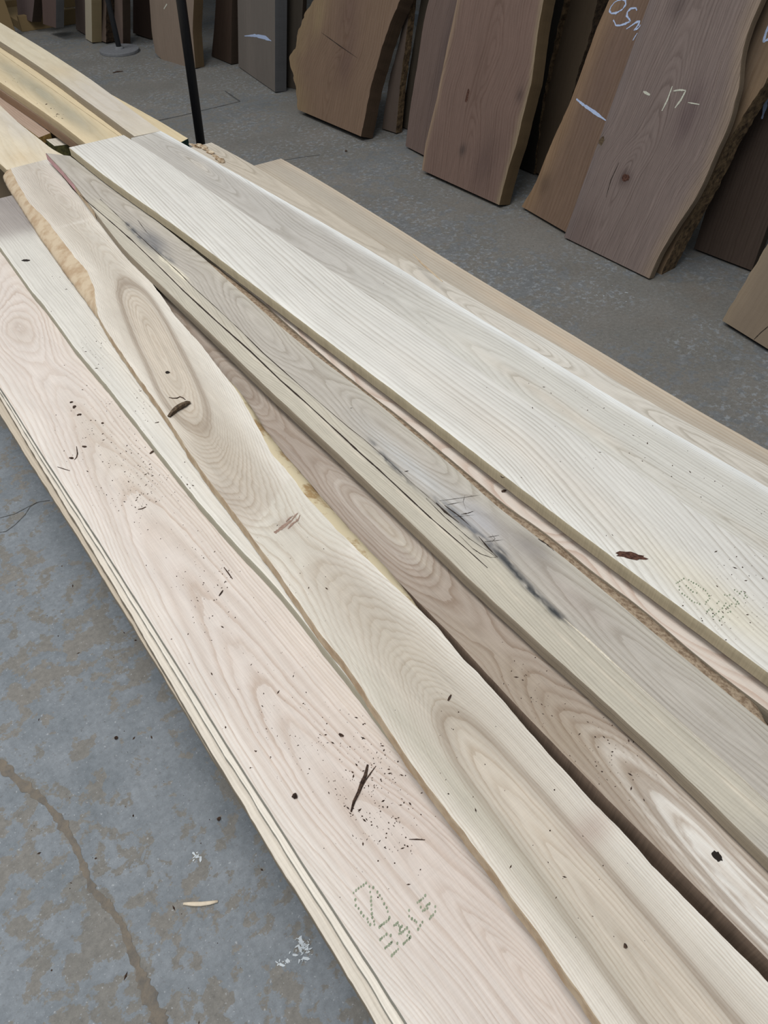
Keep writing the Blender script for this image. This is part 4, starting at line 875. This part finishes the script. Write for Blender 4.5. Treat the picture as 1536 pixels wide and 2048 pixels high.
crumbs('bark_crumbs', fC, 90, [(600, 1100, 60, 110, 1), (900, 1430, 60, 120, 1), (1150, 1750, 70, 110, 1)], 'a few fine crumbs on the wavy board', 3, lim=(resolve(fC, LC), resolve(fC, RC)))
crumbs('bark_crumbs', fG, 150, [(1450, 1230, 50, 25, 1.5), (1100, 900, 180, 110, 1), (1480, 1150, 40, 40, .7)], 'fine crumbs on the big white board', 4, lim=(resolve(fG, LG), resolve(fG, RG)))
crumbs('bark_crumbs', fH, 160, [(1320, 900, 120, 60, 2), (1100, 780, 90, 50, 1), (1450, 1000, 60, 40, 1), (700, 520, 90, 60, .5)], 'fine crumbs on the grey board with the white edge', 5, lim=(resolve(fH, RG) + [.02, 0], resolve(fH, RH)))
crumbs('bark_crumbs', fD, 160, [(1230, 1500, 60, 60, 1), (1060, 1400, 50, 50, 1)], 'fine dark crumbs on the thick tan board', 6, lim=(resolve(fD, LD), resolve(fD, RD)))
crumbs('bark_crumbs', fY2, 60, [(120, 215, 22, 12, 1), (50, 160, 20, 10, 1)], 'crumbs on the broad yellow board', 7, .001, .003, lim=(resolve(fY2, [(175, 290), (0, 165)]), np.array([[.93, 2.6], [.93, 8]])))
crumbs('bark_crumbs', FLOOR, 120, [(250, 1700, 140, 170, 2), (120, 1250, 90, 160, 1), (900, 420, 160, 60, 1), (1300, 640, 60, 40, .5)], 'tiny dark crumbs on the concrete floor', 8, .0004, .0022)

def flecks():
    r_ = np.random.RandomState(5); V_, F = [], []
    for cx, cy, sx, sy, n in ((607, 1893, 14, 16, 46), (563, 1925, 9, 5, 9), (392, 1712, 8, 5, 12), (1240, 590, 30, 18, 14)):
        for q in range(n):
            u, v = FLOOR.uv(cx + r_.randn() * sx * .7, cy + r_.randn() * sy * .7); i = len(V_); a = .0012 + .003 * r_.rand() ** 2; th = r_.rand() * 3.1
            for k in range(6):
                b = a * (.4 + r_.rand()); t_ = k * math.pi / 3; x, y = b * 1.8 * math.cos(t_), b * .7 * math.sin(t_)
                V_.append(FLOOR.w(u + x * math.cos(th) - y * math.sin(th), v + x * math.sin(th) + y * math.cos(th), .0006 + q * .00004))
            F.append(tuple(range(i, i + 6)))
    o = mesh_obj('paint_fleck', V_, F, plain('white_paint', srgb(196, 204, 210), .6), floor, smooth_f=False); o['kind'] = 'stuff'; o['label'] = 'white paint flecks on the concrete'
flecks()
# frayed start of board J
fray = mottled('frayed_bark', srgb(214, 200, 176), srgb(150, 126, 100), 60, .9, .35, .6, .8)
for i, (px, py) in enumerate([(384, 291), (390, 293), (396, 294), (403, 296), (411, 300), (420, 306), (430, 313), (438, 320), (442, 323), (400, 291), (408, 294)]):
    chip(fJ, [(px - 6, py - 2), (px, py), (px + 7, py + 3)], .005 + .002 * (i % 3), None, 'frayed_tuft', mat=fray, lump=.7, flat=.5, seed=60 + i, parent=Jj)

# ------------------------------------------------------------------ dotted green stamps
def stamp(fr, strokes, s, parent, label, asp=1.6, rot=0.7):
    V_, F = [], []
    k = 0
    for x, y in strokes:
        u, v = fr.uv(x, y); q = s * (.8 + .4 * ((k * 37) % 10) / 10); i = len(V_); k += 1
        ca, sa = math.cos(rot), math.sin(rot)
        for t_ in range(6):
            th = t_ * math.pi / 3; a, b = q * asp * math.cos(th), q * math.sin(th)
            V_.append(fr.w(u + a * ca - b * sa, v + a * sa + b * ca, .0005))
        F.append(tuple(range(i, i + 6)))
    o = mesh_obj('ink_stamp', V_, F, INK, parent, smooth_f=False); o['label'] = label
    return o
def z3(ox, oy, pts, k=3.0): return [(ox + a / k, oy + b / k) for a, b in pts]
sa = [(585, 750), (600, 735), (615, 722), (630, 712), (645, 703), (660, 690), (680, 712), (703, 718), (728, 745), (742, 765), (755, 785), (768, 815), (783, 838), (790, 862), (596, 790), (598, 825), (615, 843), (630, 868), (645, 888), (668, 905), (672, 925), (685, 940), (690, 775), (685, 745), (690, 798), (692, 823), (692, 848), (695, 875), (698, 897), (708, 920), (710, 940),
      (740, 955), (748, 947), (756, 940), (768, 932), (782, 922), (795, 912), (800, 898), (745, 1030), (755, 1020), (768, 1010), (782, 998), (775, 1080), (785, 1072), (797, 1062), (808, 1052), (815, 1045), (815, 1125), (828, 1112), (840, 1100), (852, 1088), (808, 1005), (848, 1052),
      (828, 945), (840, 938), (850, 928), (856, 945), (865, 958), (875, 950), (862, 975), (858, 995), (870, 990), (882, 982), (892, 970), (905, 960), (918, 985), (908, 1005), (925, 1015), (885, 1055), (895, 1045), (905, 1035), (918, 1025),
      (918, 855), (918, 890), (935, 905), (952, 915), (962, 925), (972, 968), (985, 945), (998, 925), (968, 808), (980, 800), (990, 792), (1002, 782), (1015, 765), (988, 835), (1000, 857), (1012, 850), (1028, 842), (1022, 828), (1030, 820), (1040, 815), (1075, 832), (1042, 905), (1050, 892), (1062, 882), (1075, 862)]
stamp(fA, z3(512, 1536, sa), .0013, A, 'dotted green ink stamp')
sg = [(985, 200), (995, 195), (1005, 188), (1018, 180), (1030, 172), (1005, 220), (1003, 240), (1020, 262), (1035, 272), (1050, 282), (1065, 295), (1078, 305), (1095, 315), (1110, 318), (1125, 325), (1060, 180), (1075, 190), (1088, 198), (1105, 205), (1118, 215), (1130, 225), (1148, 235), (1160, 245), (1172, 262), (1182, 275), (1045, 215), (1058, 228), (1072, 240), (1085, 252), (1108, 258),
      (1160, 325), (1165, 312), (1175, 302), (1185, 292), (1170, 370), (1180, 360), (1190, 350), (1200, 358), (1205, 400), (1215, 390), (1225, 382), (1240, 370), (1230, 320), (1240, 310), (1262, 350), (1272, 335), (1282, 320), (1292, 345), (1305, 335), (1318, 325), (1295, 375), (1310, 370), (1245, 425), (1255, 412), (1265, 402), (1330, 290), (1340, 300), (1352, 310), (1345, 325), (1275, 270), (1290, 275), (1305, 270), (1335, 240), (1350, 250), (1365, 262), (1375, 250), (1392, 290), (1400, 275), (1395, 262), (1410, 285), (1340, 340), (1360, 322)]
stamp(fG, z3(1024, 1100, sg), .0012, Gg, 'dotted green ink stamp', rot=.3)
